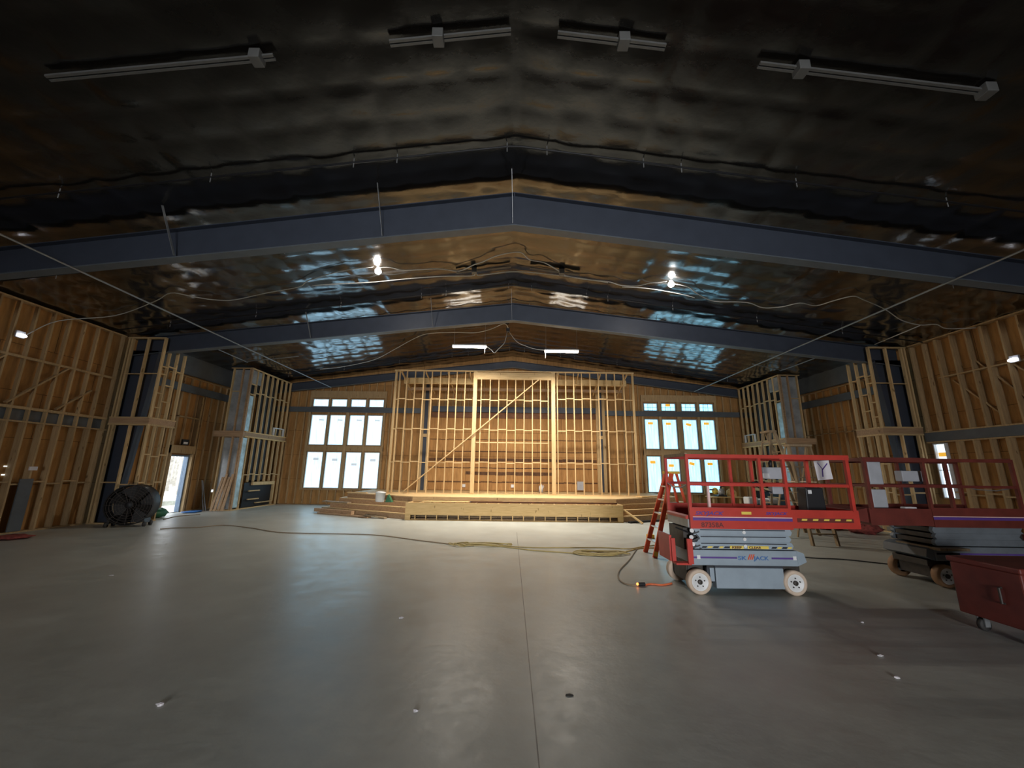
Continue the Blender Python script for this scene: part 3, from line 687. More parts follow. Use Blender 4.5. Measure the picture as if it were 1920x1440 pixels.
plank((-3.2, 14.98, .625), (-1.5, 15.0, .625), .30, .03, 'short wide board on the left of the stage front edge', 'yellow_lumber')
plank((-1.45, 14.95, .63), (3.9, 15.05, .63), .09, .05, 'long dark plank lying along the stage front edge', 'dark_ply')
plank((-1.5, 15.18, .62), (-.2, 15.16, .62), .10, .03, 'pale grey trim piece lying beside the dark plank', 'film')
plank((-.3, 15.32, .625), (1.3, 15.36, .625), .12, .04, 'light short stud on the stage step behind the dark plank', 'lumber_h')
plank((-7.6, 16.45, .03), (-5.15, 15.15, .03), .19, .05, 'long low board on the floor before the left stage steps')
plank((-7.9, 16.75, .12), (-6.0, 15.75, .12), .14, .13, 'thick timber stacked at the outer end of the left stage steps')
plank((-5.35, 15.3, .10), (-4.5, 14.98, .03), .15, .04, 'grey short board tipped against the left stage steps', 'ladder_wood')
plank((-7.7, 17.0, .43), (-6.4, 16.35, .43), .2, .05, 'grey scrap board lying on the left stage step', 'ladder_wood')
plank((-6.9, 17.3, .785), (-6.0, 17.1, .785), .12, .03, 'pale offcut on the upper left stage step', 'yellow_lumber')
plank((4.1, 14.85, .42), (4.62, 14.45, .02), .12, .04, 'pale offcut propped against the right stage steps', 'yellow_lumber')
plank((5.2, 16.6, .79), (6.9, 17.8, .79), .3, .03, 'bright plywood offcut at the right end of the stage deck', 'yellow_lumber')
plank((4.2, 14.62, .03), (5.6, 15.35, .03), .12, .06, 'black strip on the floor below the right stage steps', 'black')
plank((-1.7, 18.6, .79), (1.2, 18.8, .79), .4, .04, 'light board on the deck behind the stage wall', 'lumber_h')

# stud wall on the stage
SW = thing('stud_partition', 'tall pale stud wall with a long diagonal brace standing on the stage', 'framing', (0.1, 17.3, DECK))
YW0, YW1 = 17.3, 17.39
def sw(x0, x1, z0, z1, nm, mat='lumber', ya=YW0, yb=YW1): return B(x0, x1, ya, yb, z0, z1).obj(nm, mat, SW)
left = [-5.22, -5.06, -4.73, -4.36, -3.98, -3.60, -3.22, -2.84, -2.48, -2.10]
mid = [-1.37, -.97, -.59, -.21, .17, .55, .92, 1.28, 1.62]
right = [2.03, 2.41, 2.77, 3.13, 3.51, 3.88, 4.25, 4.62, 5.02]
WT = 6.16
for i, x in enumerate(left): sw(x - (.045 if i == 0 else .019), x + (.045 if i == 0 else .019), DECK + .04, WT - .05, 'stud')
for x in mid: sw(x - .019, x + .019, DECK + .04, 5.76, 'stud')
for x in right: sw(x - .019, x + .019, DECK + .04, WT - .05, 'stud')
sw(5.39, 5.47, DECK + .04, WT - .05, 'stud')
sw(-1.73, -1.56, DECK + .04, WT - .05, 'post', ya=YW0 - .01); sw(1.76, 1.93, DECK + .04, WT - .05, 'post', ya=YW0 - .01)
sw(-5.29, 5.49, WT - .05, WT, 'top_plate', 'lumber_h', YW0 - .01); sw(-5.29, 5.49, DECK, DECK + .04, 'bottom_plate', 'lumber_h')
sw(-1.56, 1.76, 5.76, 6.08, 'header', 'lumber_h', YW0 - .012)
for seq, rows in ((left + [-1.75], (2.08, 3.50, 4.82)), (right + [5.41], (2.10, 3.50, 4.91)), ([-1.56] + mid + [1.78], (2.09, 3.50, 4.82))):
    for zr in rows:
        for i in range(len(seq) - 1):
            a, b = seq[i] + .02, seq[i + 1] - .02
            if b - a < .12: continue
            j = .018 * ((i % 2) * 2 - 1); sw(a, b, zr + j - .019, zr + j + .019, 'blocking', 'lumber_h', YW0 + .004)
for i in range(9):
    a = ([-1.56] + mid)[i] + .02; b = ([-1.56] + mid)[i + 1] - .02
    sw(a, b, 2.925, 2.965, 'mid_rail', 'lumber_h', YW0 - .002)
MB().bar((1.25, YW0 - .035, 5.80), (-4.50, YW0 - .035, .87), .04, .12, (0, -1, 0)).obj('diagonal_brace', 'lumber', SW)
# raking props and ledgers tying the stage wall back
B(-5.1, -1.8, 18.2, 18.29, 5.72, 6.0).obj('back_ledger', 'yellow_lumber', SW); B(2.0, 5.4, 18.2, 18.29, 5.72, 6.0).obj('back_ledger', 'yellow_lumber', SW)
B(-5.1, 5.4, 18.9, 18.98, 5.55, 5.68).obj('back_ledger', 'old_lumber', SW)
for x in (-5.0, -3.9, -2.9, -1.9, 2.1, 3.0, 4.0, 5.2): MB().bar((x, YW1, 6.08), (x + .05, 19.4, 5.5), .04, .09).obj('tie_joist', 'lumber', SW)

# ---------------------------------------------------------------- services under the roof
def cable(pts, r, mat, name, label, cat, k=5, group=None, n=6):
    return tag(MB().tube(smooth_pts(pts, k), r, n).obj(name, mat, None, True), label, cat, group)
CABLE_A = [(-12.92, 10.0, 5.12), (-12.9, 10.6, 5.75), (-11.84, 11.06, 6.11), (-10.2, 10.49, 6.33), (-9.46, 10.13, 6.43), (-9.13, 10.45, 6.48), (-8.77, 10.77, 6.53), (-8.25, 10.91, 6.6), (-7.21, 10.71, 6.74), (-6.22, 10.58, 6.88), (-5.76, 10.27, 6.94), (-4.75, 9.98, 7.08), (-3.86, 9.92, 7.19)]
CABLE_B = [(-3.7, 9.98, 7.21), (-3.46, 10.06, 7.26), (-3.09, 10.32, 7.31), (-2.2, 10.43, 7.43), (-1.62, 10.69, 7.51), (-1.13, 10.43, 7.58), (-0.89, 10.33, 7.61), (-0.5, 10.09, 7.66), (-0.05, 9.96, 7.70), (0.22, 9.97, 7.7), (0.46, 10.28, 7.67), (0.87, 10.32, 7.61), (1.29, 10.63, 7.55), (1.6, 10.9, 7.51), (2.21, 10.96, 7.43), (2.84, 10.91, 7.34), (3.27, 11.02, 7.28), (3.72, 10.92, 7.22), (4.02, 10.63, 7.18), (4.41, 10.44, 7.13)]
CABLE_C = [(4.62, 10.51, 7.1), (5.08, 10.57, 7.03), (5.54, 10.92, 6.97), (6.16, 11.21, 6.89), (7.0, 11.0, 6.77), (7.59, 11.19, 6.69), (8.0, 10.97, 6.63), (8.29, 10.6, 6.59), (8.76, 10.63, 6.53), (8.95, 10.2, 6.5), (9.17, 9.86, 6.47), (9.55, 9.97, 6.42), (10.42, 10.31, 6.3), (11.3, 10.78, 6.18), (11.95, 10.91, 6.09), (12.25, 10.75, 6.05), (12.72, 10.91, 5.99), (13.2, 10.6, 5.9)]
cable(CABLE_A, .013, 'wire', 'lighting_cable', 'pale slack cable from the left wall lamp up to the left ceiling bulb', 'cable', group='slack lighting cables')
cable(CABLE_B, .015, 'wire', 'lighting_cable', 'pale slack cable looping between the two ceiling bulbs', 'cable', group='slack lighting cables')
cable(CABLE_C, .014, 'wire', 'lighting_cable', 'pale slack cable from the right ceiling bulb down to the right wall', 'cable', group='slack lighting cables')
cable([(3.3, 11.05, 7.24), (4.0, 10.95, 7.16), (4.9, 11.0, 7.04), (5.5, 11.1, 6.95)], .012, 'wire', 'lighting_cable', 'short second cable run hugging the ceiling at the right bulb', 'cable', group='slack lighting cables')
cable([(-5.84, 10.58, 6.93), (-5.04, 10.67, 7.04), (-4.15, 10.78, 7.16), (-3.22, 10.81, 7.29), (-2.13, 10.9, 7.44), (-1.28, 11.06, 7.55), (-1.17, 10.95, 7.57)], .014, 'wire', 'lighting_cable', 'straight cable run from the left bulb to the central junction box', 'cable', group='slack lighting cables')
cable([(-1.12, 10.95, 7.58), (-1.06, 11.11, 7.59), (-0.78, 11.08, 7.62), (0.12, 11.02, 7.69), (1.57, 10.94, 7.52), (2.86, 10.97, 7.34)], .014, 'wire', 'lighting_cable', 'straight cable run over the ridge from the central junction box', 'cable', group='slack lighting cables')
CABLE_D = [(-9.32, 18.56, 6.45), (-8.32, 18.62, 6.59), (-6.62, 18.12, 6.82), (-5.28, 16.96, 7.01), (-4.34, 16.04, 7.13), (-3.56, 15.51, 7.24), (-2.48, 15.68, 7.39), (-1.63, 16.04, 7.51), (-0.93, 15.82, 7.6), (-0.36, 15.38, 7.68), (-0.19, 15.93, 7.7)]
cable(CABLE_D, .014, 'wire', 'lighting_cable', 'slack cable sagging along the ceiling to the box above the tube lights', 'cable', group='slack lighting cables')
tag(B(-.27, -.13, 15.9, 16.04, 7.55, 7.72).obj('junction_box', 'steel', None, bevel=.01), 'small dark junction box at the ridge above the two tube lights', 'junction box')
cable([(-.22, 15.93, 7.56), (-.30, 15.5, 7.0), (-.36, 15.2, 6.75), (-.55, 15.12, 6.52), (-.72, 15.1, 6.34), (-.84, 15.1, 6.46), (-1.04, 15.1, 6.60)], .013, 'wire', 'lighting_cable', 'looping drop cable from the ridge box to the left tube light', 'cable', group='slack lighting cables')
cable([(-.17, 15.93, 7.56), (.18, 15.5, 6.95), (.62, 15.2, 6.64), (.95, 15.12, 6.52), (1.28, 15.1, 6.48)], .012, 'wire', 'lighting_cable', 'drop cable from the ridge box to the right tube light', 'cable', group='slack lighting cables')
def tube_light(x, z, label):
    T = thing('tube_light', label, 'light', (x, YT, z), 'lit tube lights by the stage')
    B(x - .68, x + .68, YT - .06, YT + .06, z + .03, z + .075).obj('housing', 'white', T)
    B(x - .67, x + .67, YT - .055, YT + .055, z - .03, z + .03).obj('diffuser', 'diffuser', T)
    B(x - .66, x + .66, YT - .05, YT + .05, z - .036, z - .03).obj('lit_lens', 'tube', T)
    ld = bpy.data.lights.new('tube_light_beam', 'AREA'); ld.shape = 'RECTANGLE'; ld.size = 1.32; ld.size_y = .08; ld.energy = 345; ld.spread = math.radians(147); ld.color = (1.0, 0.93, 0.82)
    lo = bpy.data.objects.new('lamp_light', ld); col.objects.link(lo); lo.parent = T; lo.location = (0, 0, -.045); lo.rotation_euler = (math.radians(6), 0, 0)
    for e in (-.62, .62): MB().tube([(x + e, YT, z + .07), (x + e, YT, ceil_z(x + e) - .03)], .005, 5).obj('hanger_wire', 'galv', T)
    e = -.65 if x > 0 else .62
    MB().tube([(x + e, YT, z), (x + e, YT, z - .27)], .01, 6).obj('pull_cord', 'wire', T)
YT = 15.1
tube_light(-1.72, 6.58, 'left lit tube light hanging above the stage wall')
tube_light(1.96, 6.43, 'right lit tube light hanging above the stage wall')
def bulb(x, y, z, label):
    T = thing('bulb_light', label, 'light', (x, y, z), 'bare bulbs on the ceiling')
    zc = ceil_z(x) - .05
    MB().lathe([(0, .0), (0, .05), (zc - z - .06, .05)], (x, y, z + .06), (0, 0, 1), 12).obj('lamp_holder', 'white', T)
    MB().blob((x, y, z), .085, .085, .085, 12, 8).obj('lit_bulb', 'bulb', T, True)
bulb(-3.79, 10.12, 7.16, 'glaring bare bulb on the left slope of the ceiling')
bulb(4.55, 10.48, 7.06, 'glaring bare bulb on the right slope of the ceiling')
for x, y, z, dx, lab in ((-12.9, 9.83, 5.04, 1, 'lit lamp on the near left wall with a blue tinge'), (13.2, 9.93, 4.76, -1, 'lit lamp on the near right wall at the frame edge')):
    T = thing('wall_lamp', lab, 'light', (x, y, z), 'lamps on the side walls')
    B(x, x + .05 * dx, y - .1, y + .1, z - .06, z + .12).obj('housing', 'box_grey', T, bevel=.008)
    MB().blob((x + .09 * dx, y, z), .05, .11, .05, 12, 8).obj('lit_lens', 'wall_lamp', T, True)
# twin-channel rails with a junction box, unlit
def twin_rail(pa, pb, pbox, label, r=.024):
    T = thing('ceiling_rail', label, 'ceiling rail', ((pa[0] + pb[0]) / 2, (pa[1] + pb[1]) / 2, min(pa[2], pb[2])), 'unlit twin rails under the ceiling')
    for d in (-.027, .027): MB().bar((pa[0], pa[1] + d, pa[2]), (pb[0], pb[1] + d, pb[2]), .034, .03).obj('rail', 'dull_channel', T)
    for p in pbox:
        B(p[0] - .075, p[0] + .075, p[1] - .10, p[1] + .06, p[2] - .09, p[2] + .06).obj('junction_box', 'dull_channel', T, bevel=.008)
        MB().tube([(p[0], p[1], p[2] + .05), (p[0], p[1], p[2] + .16)], .012, 6).obj('hanger_rod', 'dull_channel', T)
twin_rail((-1.75, 4.32, 7.5), (-.08, 4.32, 7.74), [(-1.08, 4.32, 7.6)], 'unlit twin rail high overhead just left of the ridge')
twin_rail((.57, 4.30, 7.67), (2.05, 4.30, 7.47), [(1.47, 4.30, 7.55)], 'unlit twin rail high overhead just right of the ridge')
twin_rail((-6.36, 4.36, 6.88), (-3.34, 4.36, 7.29), [(-3.56, 4.36, 7.26)], 'long unlit twin rail high overhead on the left slope')
twin_rail((3.36, 4.38, 7.29), (6.42, 4.38, 6.87), [(3.92, 4.38, 7.21), (6.38, 4.38, 6.88)], 'long unlit twin rail high overhead on the right slope')
twin_rail((-1.7, 10.8, 7.51), (-.08, 10.8, 7.73), [(-1.17, 10.8, 7.58)], 'faint unlit twin rail left of the ridge between the two bulbs')
twin_rail((.49, 10.75, 7.67), (1.96, 10.75, 7.47), [(1.43, 10.75, 7.55)], 'faint unlit twin rail right of the ridge between the two bulbs')
# pipes
tag(MB().tube([(-9.0, YF + .1, 5.66), (-9.0, 19.2, 5.70)], .021, 8).obj('roof_pipe', 'galv', None, True), 'long straight pipe below the roof beams on the left', 'pipe', 'long pipes under the roof beams')
tag(MB().tube([(9.05, YF + .1, 5.66), (9.05, 19.2, 5.72)], .021, 8).obj('roof_pipe', 'galv', None, True), 'long straight pipe below the roof beams on the right', 'pipe', 'long pipes under the roof beams')
cable([(-11.3, 13.8, 6.18), (-11.37, 16.23, 6.17), (-11.2, 16.3, 6.2), (-9.22, 16.41, 6.47)], .02, 'galv', 'branch_pipe', 'bent branch conduit at the left eave behind the middle roof beam', 'pipe', 3)
cable([(11.6, 13.8, 6.12), (11.6, 16.3, 6.13), (11.4, 16.36, 6.15), (10.2, 16.18, 6.33)], .02, 'galv', 'branch_pipe', 'bent branch conduit at the right eave behind the middle roof beam', 'pipe', 3)
cable([(11.92, 10.88, 6.06), (12.15, 12.61, 6.05)], .014, 'wire', 'branch_pipe', 'short pale conduit under the ceiling above the right mid-hall chase', 'pipe', 2)
for y, lab in ((6.3, 'in front of the nearest roof beam'), (8.75, 'just behind the nearest roof beam'), (12.0, 'just before the middle roof beam'), (13.5, 'just behind the middle roof beam'), (18.9, 'near the gabled end wall')):
    T = thing('sprinkler_line', 'thin dark pipe following the roof pitch ' + lab, 'pipe', (0, y, ceil_z(12.9) - .12), 'thin pipes following the roof pitch')
    MB().tube([(-12.8, y, ceil_z(12.8) - .12), (-.1, y, RIDGE - .13), (.1, y, RIDGE - .13), (13.1, y, ceil_z(13.1) - .12)], .02, 8).obj('pipe', 'black', T, True)
    k = 0
    for x in (-11, -8.3, -5.6, -3.0, -2.2, -.15, .6, 2.4, 3.1, 5.2, 7.9, 10.6):
        k += 1; MB().tube([(x, y, ceil_z(x) - .03), (x, y, ceil_z(x) - .22)], .009, 6).obj('hanger', 'galv', T)

# ---------------------------------------------------------------- scissor lift
def wheel(P, x, y, yout, mat, r=.175):
    W = MB().lathe([(-.06, .10), (-.06, r - .012), (-.045, r), (.045, r), (.06, r - .012), (.06, r - .05), (.045, r - .055)], (x, y, r), (0, yout, 0), 40).obj('wheel', mat, P, True)
    MB().lathe([(.035, 0), (.04, .02), (.04, .035), (.048, .04), (.048, .105), (.056, .115), (.056, .124), (.045, .126)], (x, y, r), (0, yout, 0), 36).obj('rim', 'white', W, True)
    MB().lathe([(.02, .034), (.062, .034), (.066, .025), (.066, 0)], (x, y, r), (0, yout, 0), 20).obj('hub', 'grease', W, True)
    b = MB()
    for k in range(5):
        a = 2 * PI * k / 5 + .3; b.lathe([(.045, .010), (.058, .010), (.058, 0)], (x + .068 * math.cos(a), y, r + .068 * math.sin(a)), (0, yout, 0), 8)
    b.obj('lug_nuts', 'grease', W)
def lift(label, lettered, red, tyre, grey):
    P = thing('scissor_lift', label, 'scissor lift', (0, 0, 0), 'red and grey scissor lifts')
    YN, YP = -.05, .80                         # near and far side faces
    for x in (0, 1.42):
        wheel(P, x, -.005, -1, tyre); wheel(P, x, .755, 1, tyre)
    B(-.10, 1.52, .10, .64, .12, .42).obj('chassis', 'grease', P, bevel=.01)
    for x in (0, 1.42): MB().lathe([(-.33, .035), (.33, .035)], (x, .375, .175), (0, 1, 0), 14).obj('axle', 'grease', P, True)
    bs = B(-.09, 1.52, YN + .02, YP - .02, .40, .62).obj('base_frame', grey, P, bevel=.012)
    MB().prism([(1.52, .40), (1.66, .46), (1.63, .58), (1.52, .62)], 'y', YN + .04, YP - .04).obj('end_bracket', grey, P)
    B(1.30, 1.60, .08, .70, .30, .40).obj('axle_yoke', 'grease', P, bevel=.01)
    for y0_, y1_ in ((YN + .005, .09), (.66, YP - .005)):
        tr = B(.25, 1.27, y0_, y1_, .085, .375).obj('side_tray', grey, P, bevel=.012)
        B(.245, 1.275, y0_ + .01, y1_ - .01, .375, .40).obj('tray_seam', 'lift_lines', P)
    B(.12, .16, YN + .01, .02, .14, .40).obj('tray_hinge', 'lift_lines', P); B(.17, .235, YN + .015, .02, .18, .37).obj('latch_plate', grey, P, bevel=.005); B(.12, .23, YN + .005, .02, .375, .405).obj('latch_bar', 'black', P)
    # folded scissor stack
    for k in range(3):
        z = .635 + k * .098
        sh = (0.0, .05, 0.0)[k]
        for ya, yb in ((YN + .03, YN + .09), (YP - .09, YP - .03)):
            MB().prism([(-.03 + sh, z), (1.46 - sh * .6, z), (1.485 - sh * .4, z + .048), (1.46 - sh * .6, z + .0965), (-.03 + sh, z + .0965), (.01 + sh, z + .048)], 'y', ya, yb).obj('scissor_arm', grey, P)
        B(.08, 1.38, YN + .026, YN + .03, z + .070, z + .084).obj('arm_seam', 'lift_lines', P)
        B(.0, 1.44, .06, .70, z + .01, z + .08).obj('inner_arm', 'grease', P)
        MB().lathe([(-.012, .025), (.012, .025), (.012, 0)], (.745, YN + .028, z + .045), (0, -1, 0), 14).obj('pivot_pin', 'white', P)
        for e in (0, 1):
            zz_ = z + (.02 if (k + e) % 2 else .08)
            MB().bar((-.05, YN + .04, z + .01), (.06, YN + .024, z + .05), .014, .02).obj('arm_end', 'black', P) if e == 0 else None
    m = MB(); m.bar((-.07, YN + .05, .92), (.06, YN + .028, .79), .012, .02); m.bar((-.30 + .1, .2, .91), (-.03, YN + .03, .84), .02, .02); m.bar((.06, YN + .028, .79), (-.08, YN + .05, .73), .012, .02); m.bar((-.10, YN + .1, .72), (.09, YN + .02, .625), .014, .02)
    m.obj('link_bars', 'black', P)
    for k, (px, pz) in enumerate(((-.045, .895), (-.06, .80), (-.04, .70))): MB().lathe([(-.02, .03), (.02, .03), (.02, 0)], (px, YN + .03, pz), (-.5, -1, 0), 12).obj('roller', 'white', P)
    B(-.13, -.05, .10, .66, .60, .92).obj('end_hoses', 'grease', P)
    B(-.115, .0, .12, .60, .16, .40).obj('drive_motor', 'grease', P)
    # ladder bracket on the end
    lb = MB(); lb.box(-.32, -.26, YN + .16, YN + .20, .40, .76); lb.box(-.15, -.07, YN - .02, YN + .02, .42, .78); lb.box(-.32, -.09, YN + .02, YN + .16, .40, .43); lb.box(-.34, -.30, YN + .20, .62, .42, .80)
    lb.obj('step_bracket', red, P, bevel=.005)
    # platform
    sk = MB(); sk.box(-.08, 1.48, YN - .03, YN + .0, .93, 1.24); sk.box(-.08, 1.48, YP + .0, YP + .03, .93, 1.24); sk.box(1.45, 1.48, YN, YP, .93, 1.12)
    sk.obj('platform_skirt', red, P)
    B(-.08, 1.48, YN, YP, 1.00, 1.04).obj('platform_deck', 'grease', P)
    MB().prism([(-.12, 1.06), (-.08, 1.06), (-.08, 1.12), (-.12, 1.10)], 'y', YN + .04, YP - .04).obj('entry_sill', red, P)
    B(-.10, -.082, YN + .02, YP - .02, .94, 1.06).obj('entry_plate', 'film', P)
    ex = MB(); ex.box(1.44, 2.52, YN - .02, YN + .008, .95, 1.22); ex.box(1.44, 2.52, YP - .008, YP + .02, .95, 1.22); ex.box(2.49, 2.52, YN + .008, YP - .008, .95, 1.22)
    ex.obj('extension_skirt', red, P)
    B(1.44, 2.49, YN + .01, YP - .01, 1.05, 1.09).obj('extension_deck', 'grease', P)
    slot = B(1.56, 2.42, YN - .026, YN - .02, 1.04, 1.10).obj('rail_slot', 'dark_shaded_red', P)
    for k in range(5): MB().prism([(1.62 + .17 * k, 1.065), (1.70 + .17 * k, 1.065), (1.71 + .17 * k, 1.09), (1.63 + .17 * k, 1.09)], 'y', YN - .030, YN - .026).obj('hazard_dash', 'yellow_decal', slot)
    # guard rails
    def post(x, y, z0, z1, r=.022, mat=red): return B(x - r, x + r, y - r, y + r, z0, z1).obj('guard_post', mat, P)
    RT, RM = 2.02, 1.585
    for y in (YN - .005, YP + .005):
        for x in (-.06, .66 + .42, 1.46): post(x, y, 1.20 if x > -.05 else .93, RT)
        post(2.46, y, 1.20, RT, .025)
        MB().bar((-.08, y, RT), (1.48, y, RT), .05, .055).obj('top_rail', red, P); MB().bar((1.40, y, RT - .0), (2.50, y, RT - .0), .045, .075).obj('top_rail', red, P)
        MB().bar((-.06, y, RM), (2.46, y, RM), .035, .045).obj('mid_rail', red, P)
    for x in (2.46,):
        MB().bar((x, YN, RT), (x, YP, RT), .05, .06).obj('top_rail', red, P); MB().bar((x, YN, RM), (x, YP, RM), .035, .045).obj('mid_rail', red, P)
    MB().bar((-.06, YN, RT + .02), (-.06, YP, RT + .02), .04, .05).obj('top_rail', 'ladder_wood' if lettered else red, P)
    MB().bar((-.06, YP, RT), (-.06, YP, .95), .03, .03).obj('gate_post', red, P)
    MB().tube([(-.06, YN, RM), (-.07, .2, RM - .06), (-.07, .5, RM - .07), (-.06, YP, RM)], .01, 6).obj('gate_chain', 'galv', P)
    if lettered: post(.30, YN + .12, 1.05, 1.56, .018, 'pink_decal')
    if lettered: MB().bar((.30, YN + .12, 1.50), (.40, YN + .12, 1.50), .02, .02).obj('post_lever', 'lift_lines', P)
    # decals on the platform skirt and base
    yd = YN - .032
    for y, sg in ((YN - .03, -1), (YP + .03, 1)):
        B(-.04, 1.48, y, y + .003 * sg, 1.095, 1.107).obj('pale_stripe', 'pink_decal', P); B(-.04, 1.48, y, y + .003 * sg, 1.05, 1.092).obj('purple_stripe', 'purple', P)
    for y, sg in ((YN + .02, -1), (YP - .02, 1)):
        B(-.085, .60 if lettered else 1.5, y, y + .003 * sg, .50, .525).obj('purple_stripe', 'purple', P); B(1.12, 1.50, y, y + .003 * sg, .50, .525).obj('purple_stripe', 'purple', P)
    if lettered:
        lettering('SKYJACK', .075, 'purple', P, (0.0, YN - .031, 1.13), width=.44, shear=.3, bold=.002)
        lettering('SKYJACK', .055, 'purple', P, (1.08, YN - .031, 1.145), width=.34, shear=.3, bold=.002)
        B(.71, .86, YN - .034, YN - .03, 1.145, 1.185).obj('yellow_label', 'yellow_decal', P)
        lettering('87358A', .095, 'dark_decal', P, (.08, YN - .031, .955), width=.34, bold=.0012)
        yb = YN + .027
        for x0_, x1_ in ((.08, .15), (.25, .33), (.42, .50), (1.14, 1.21), (1.30, 1.37)):
            MB().prism([(x0_, .647), (x1_, .647), (x1_ + .02, .672), (x0_ + .02, .672)], 'y', yb - .002, yb + .004).obj('black_hazard_block', 'black', P)
        for x0_, x1_ in ((.165, .235), (.345, .40), (1.225, 1.285), (1.38, 1.44)):
            MB().prism([(x0_, .647), (x1_, .647), (x1_ + .02, .672), (x0_ + .02, .672)], 'y', yb - .002, yb + .004).obj('yellow_hazard_block', 'yellow_decal', P)
        B(.51, .72, yb - .002, yb + .004, .640, .682).obj('keep_label', 'yellow_decal', P); B(.78, 1.10, yb - .002, yb + .004, .640, .682).obj('clear_label', 'yellow_decal', P)
        lettering('KEEP', .045, 'dark_decal', P, (.545, yb - .004, .645), width=.145, bold=.0015)
        lettering('CLEAR', .045, 'dark_decal', P, (.80, yb - .004, .645), width=.185, bold=.0015)
        ys_ = YN + .018
        lettering('SK', .075, 'blue_decal', P, (.615, ys_, .486), width=.13, bold=.002)
        for k in range(3):
            MB().prism([(.755 + .03 * k, .49), (.772 + .03 * k, .49), (.81 + .03 * k, .565), (.793 + .03 * k, .565)], 'y', ys_ - .002, ys_ + .002).obj('red_logo_bar', 'fiberglass', P)
        lettering('JACK', .075, 'blue_decal', P, (.845, ys_, .486), width=.235, bold=.002)
        for x in (.02, 1.47): B(x - .025, x + .025, YN + .016, YN + .02, .49, .545).obj('white_tag', 'white', P)
        B(.735, .765, YN + .02, YN + .03, .915, .928).obj('white_tag', 'white', P)
    return P
lift1 = lift('red and grey scissor lift with hazard lettering parked right of the orange ladder', True, 'red', 'tire', 'lift_grey')
lift2 = lift('dark red scissor lift with shade in its paint, cut off by the right frame edge', False, 'dark_shaded_red', 'brown_tire', 'shaded_lift_grey')
def place(o, loc, rz=0):
    o.location = loc; o.rotation_euler = (0, 0, rz)
    Mt = Matrix.Translation(loc) @ Matrix.Rotation(rz, 4, 'Z'); return Mt
place(lift1, (2.83, 6.40, 0)); place(lift2, (8.50, 7.68, 0), PI)
# control boxes and hung items
def boxlet(parent, name, x0, x1, y0, y1, z0, z1, mat, rz=False):
    return B(x0, x1, y0, y1, z0, z1).obj(name, mat, parent, bevel=.012)
cb = boxlet(lift1, 'control_box', 1.54, 1.97, .60, .74, 1.67, 1.87, 'box_grey')
MB().tube([(1.72, .66, 1.86), (1.72, .64, 1.99)], [.03, .022], 10).obj('joystick', 'black', cb, True)
B(1.52, 1.63, .57, .60, 1.68, 1.77).obj('cover_plate', 'white', cb, bevel=.01)
boxlet(lift1, 'manual_case', 1.66, 1.84, .58, .70, 1.42, 1.56, 'box_grey')
MB().tube(smooth_pts([(1.55, .6, 1.62), (1.35, .62, 1.60), (1.5, .62, 1.50), (1.7, .62, 1.44)]), .012, 6).obj('control_cable', 'black', lift1, True)
o = tag(MB().bar((5.47, 7.08, 2.0), (5.50, 7.08, 1.67), .004, .27, (1, 0, 0)).obj('work_sheet', 'paper'), 'white marked sheet hung from the rail at the extended end of the near lift', 'sheet')
mm = MB(); mm.bar((5.46, 7.076, 1.72), (5.47, 7.076, 1.86), .02, .003, (0, 1, 0)); mm.bar((5.47, 7.076, 1.84), (5.57, 7.076, 1.95), .018, .003, (0, 1, 0)); mm.bar((5.47, 7.076, 1.85), (5.40, 7.076, 1.96), .012, .003, (0, 1, 0))
mm.obj('ink_marks', 'purple', o)
T = thing('tool_case', 'black tool case with white sticker standing on the near lift extension', 'case', (5.07, 6.95, 1.09))
MB().prism([(4.95, 1.09), (5.28, 1.09), (5.26, 1.54), (4.97, 1.54)], 'y', 6.86, 7.08).obj('shell', 'black', T, bevel=.015)
B(5.0, 5.06, 6.855, 6.86, 1.44, 1.5).obj('sticker', 'white', T); MB().tube([(5.05, 6.97, 1.53), (5.05, 6.97, 1.57), (5.18, 6.97, 1.57), (5.18, 6.97, 1.53)], .012, 6).obj('handle', 'black', T)
B(5.0, 5.2, 6.85, 6.86, 1.10, 1.13).obj('base_trim', 'white', T)
# second lift fittings (own local frame: rotated half a turn about its origin)
def l2(x0, x1, y0, y1): return 8.50 - x1, 8.50 - x0, 7.68 - y1, 7.68 - y0
for nm, x0, x1, y0, y1, z0, z1, mt in (('control_box', 6.76, 7.2, 6.98, 7.12, 1.66, 1.84, 'box_grey'), ('manual_case', 6.21, 6.44, 7.0, 7.06, 1.60, 1.99, 'box_grey'), ('storage_pouch', 6.2, 6.45, 7.0, 7.07, 1.22, 1.52, 'box_grey'), ('paper_wad', 6.68, 6.88, 6.95, 7.05, 1.12, 1.24, 'paper')):
    a, b, c, d = l2(x0, x1, y0, y1); B(a, b, c, d, z0, z1).obj(nm, mt, lift2, bevel=.012)
MB().prism([(2.50, .98), (2.72, 1.02), (2.76, 1.10), (2.72, 1.18), (2.50, 1.22)], 'y', .0, .78).obj('extension_nose', 'dark_shaded_red', lift2)
a, b, c, d = l2(6.92, 7.4, 6.75, 7.5); B(a, b, c, d, .58, .62).obj('step_plate', 'ladder_wood', lift2)

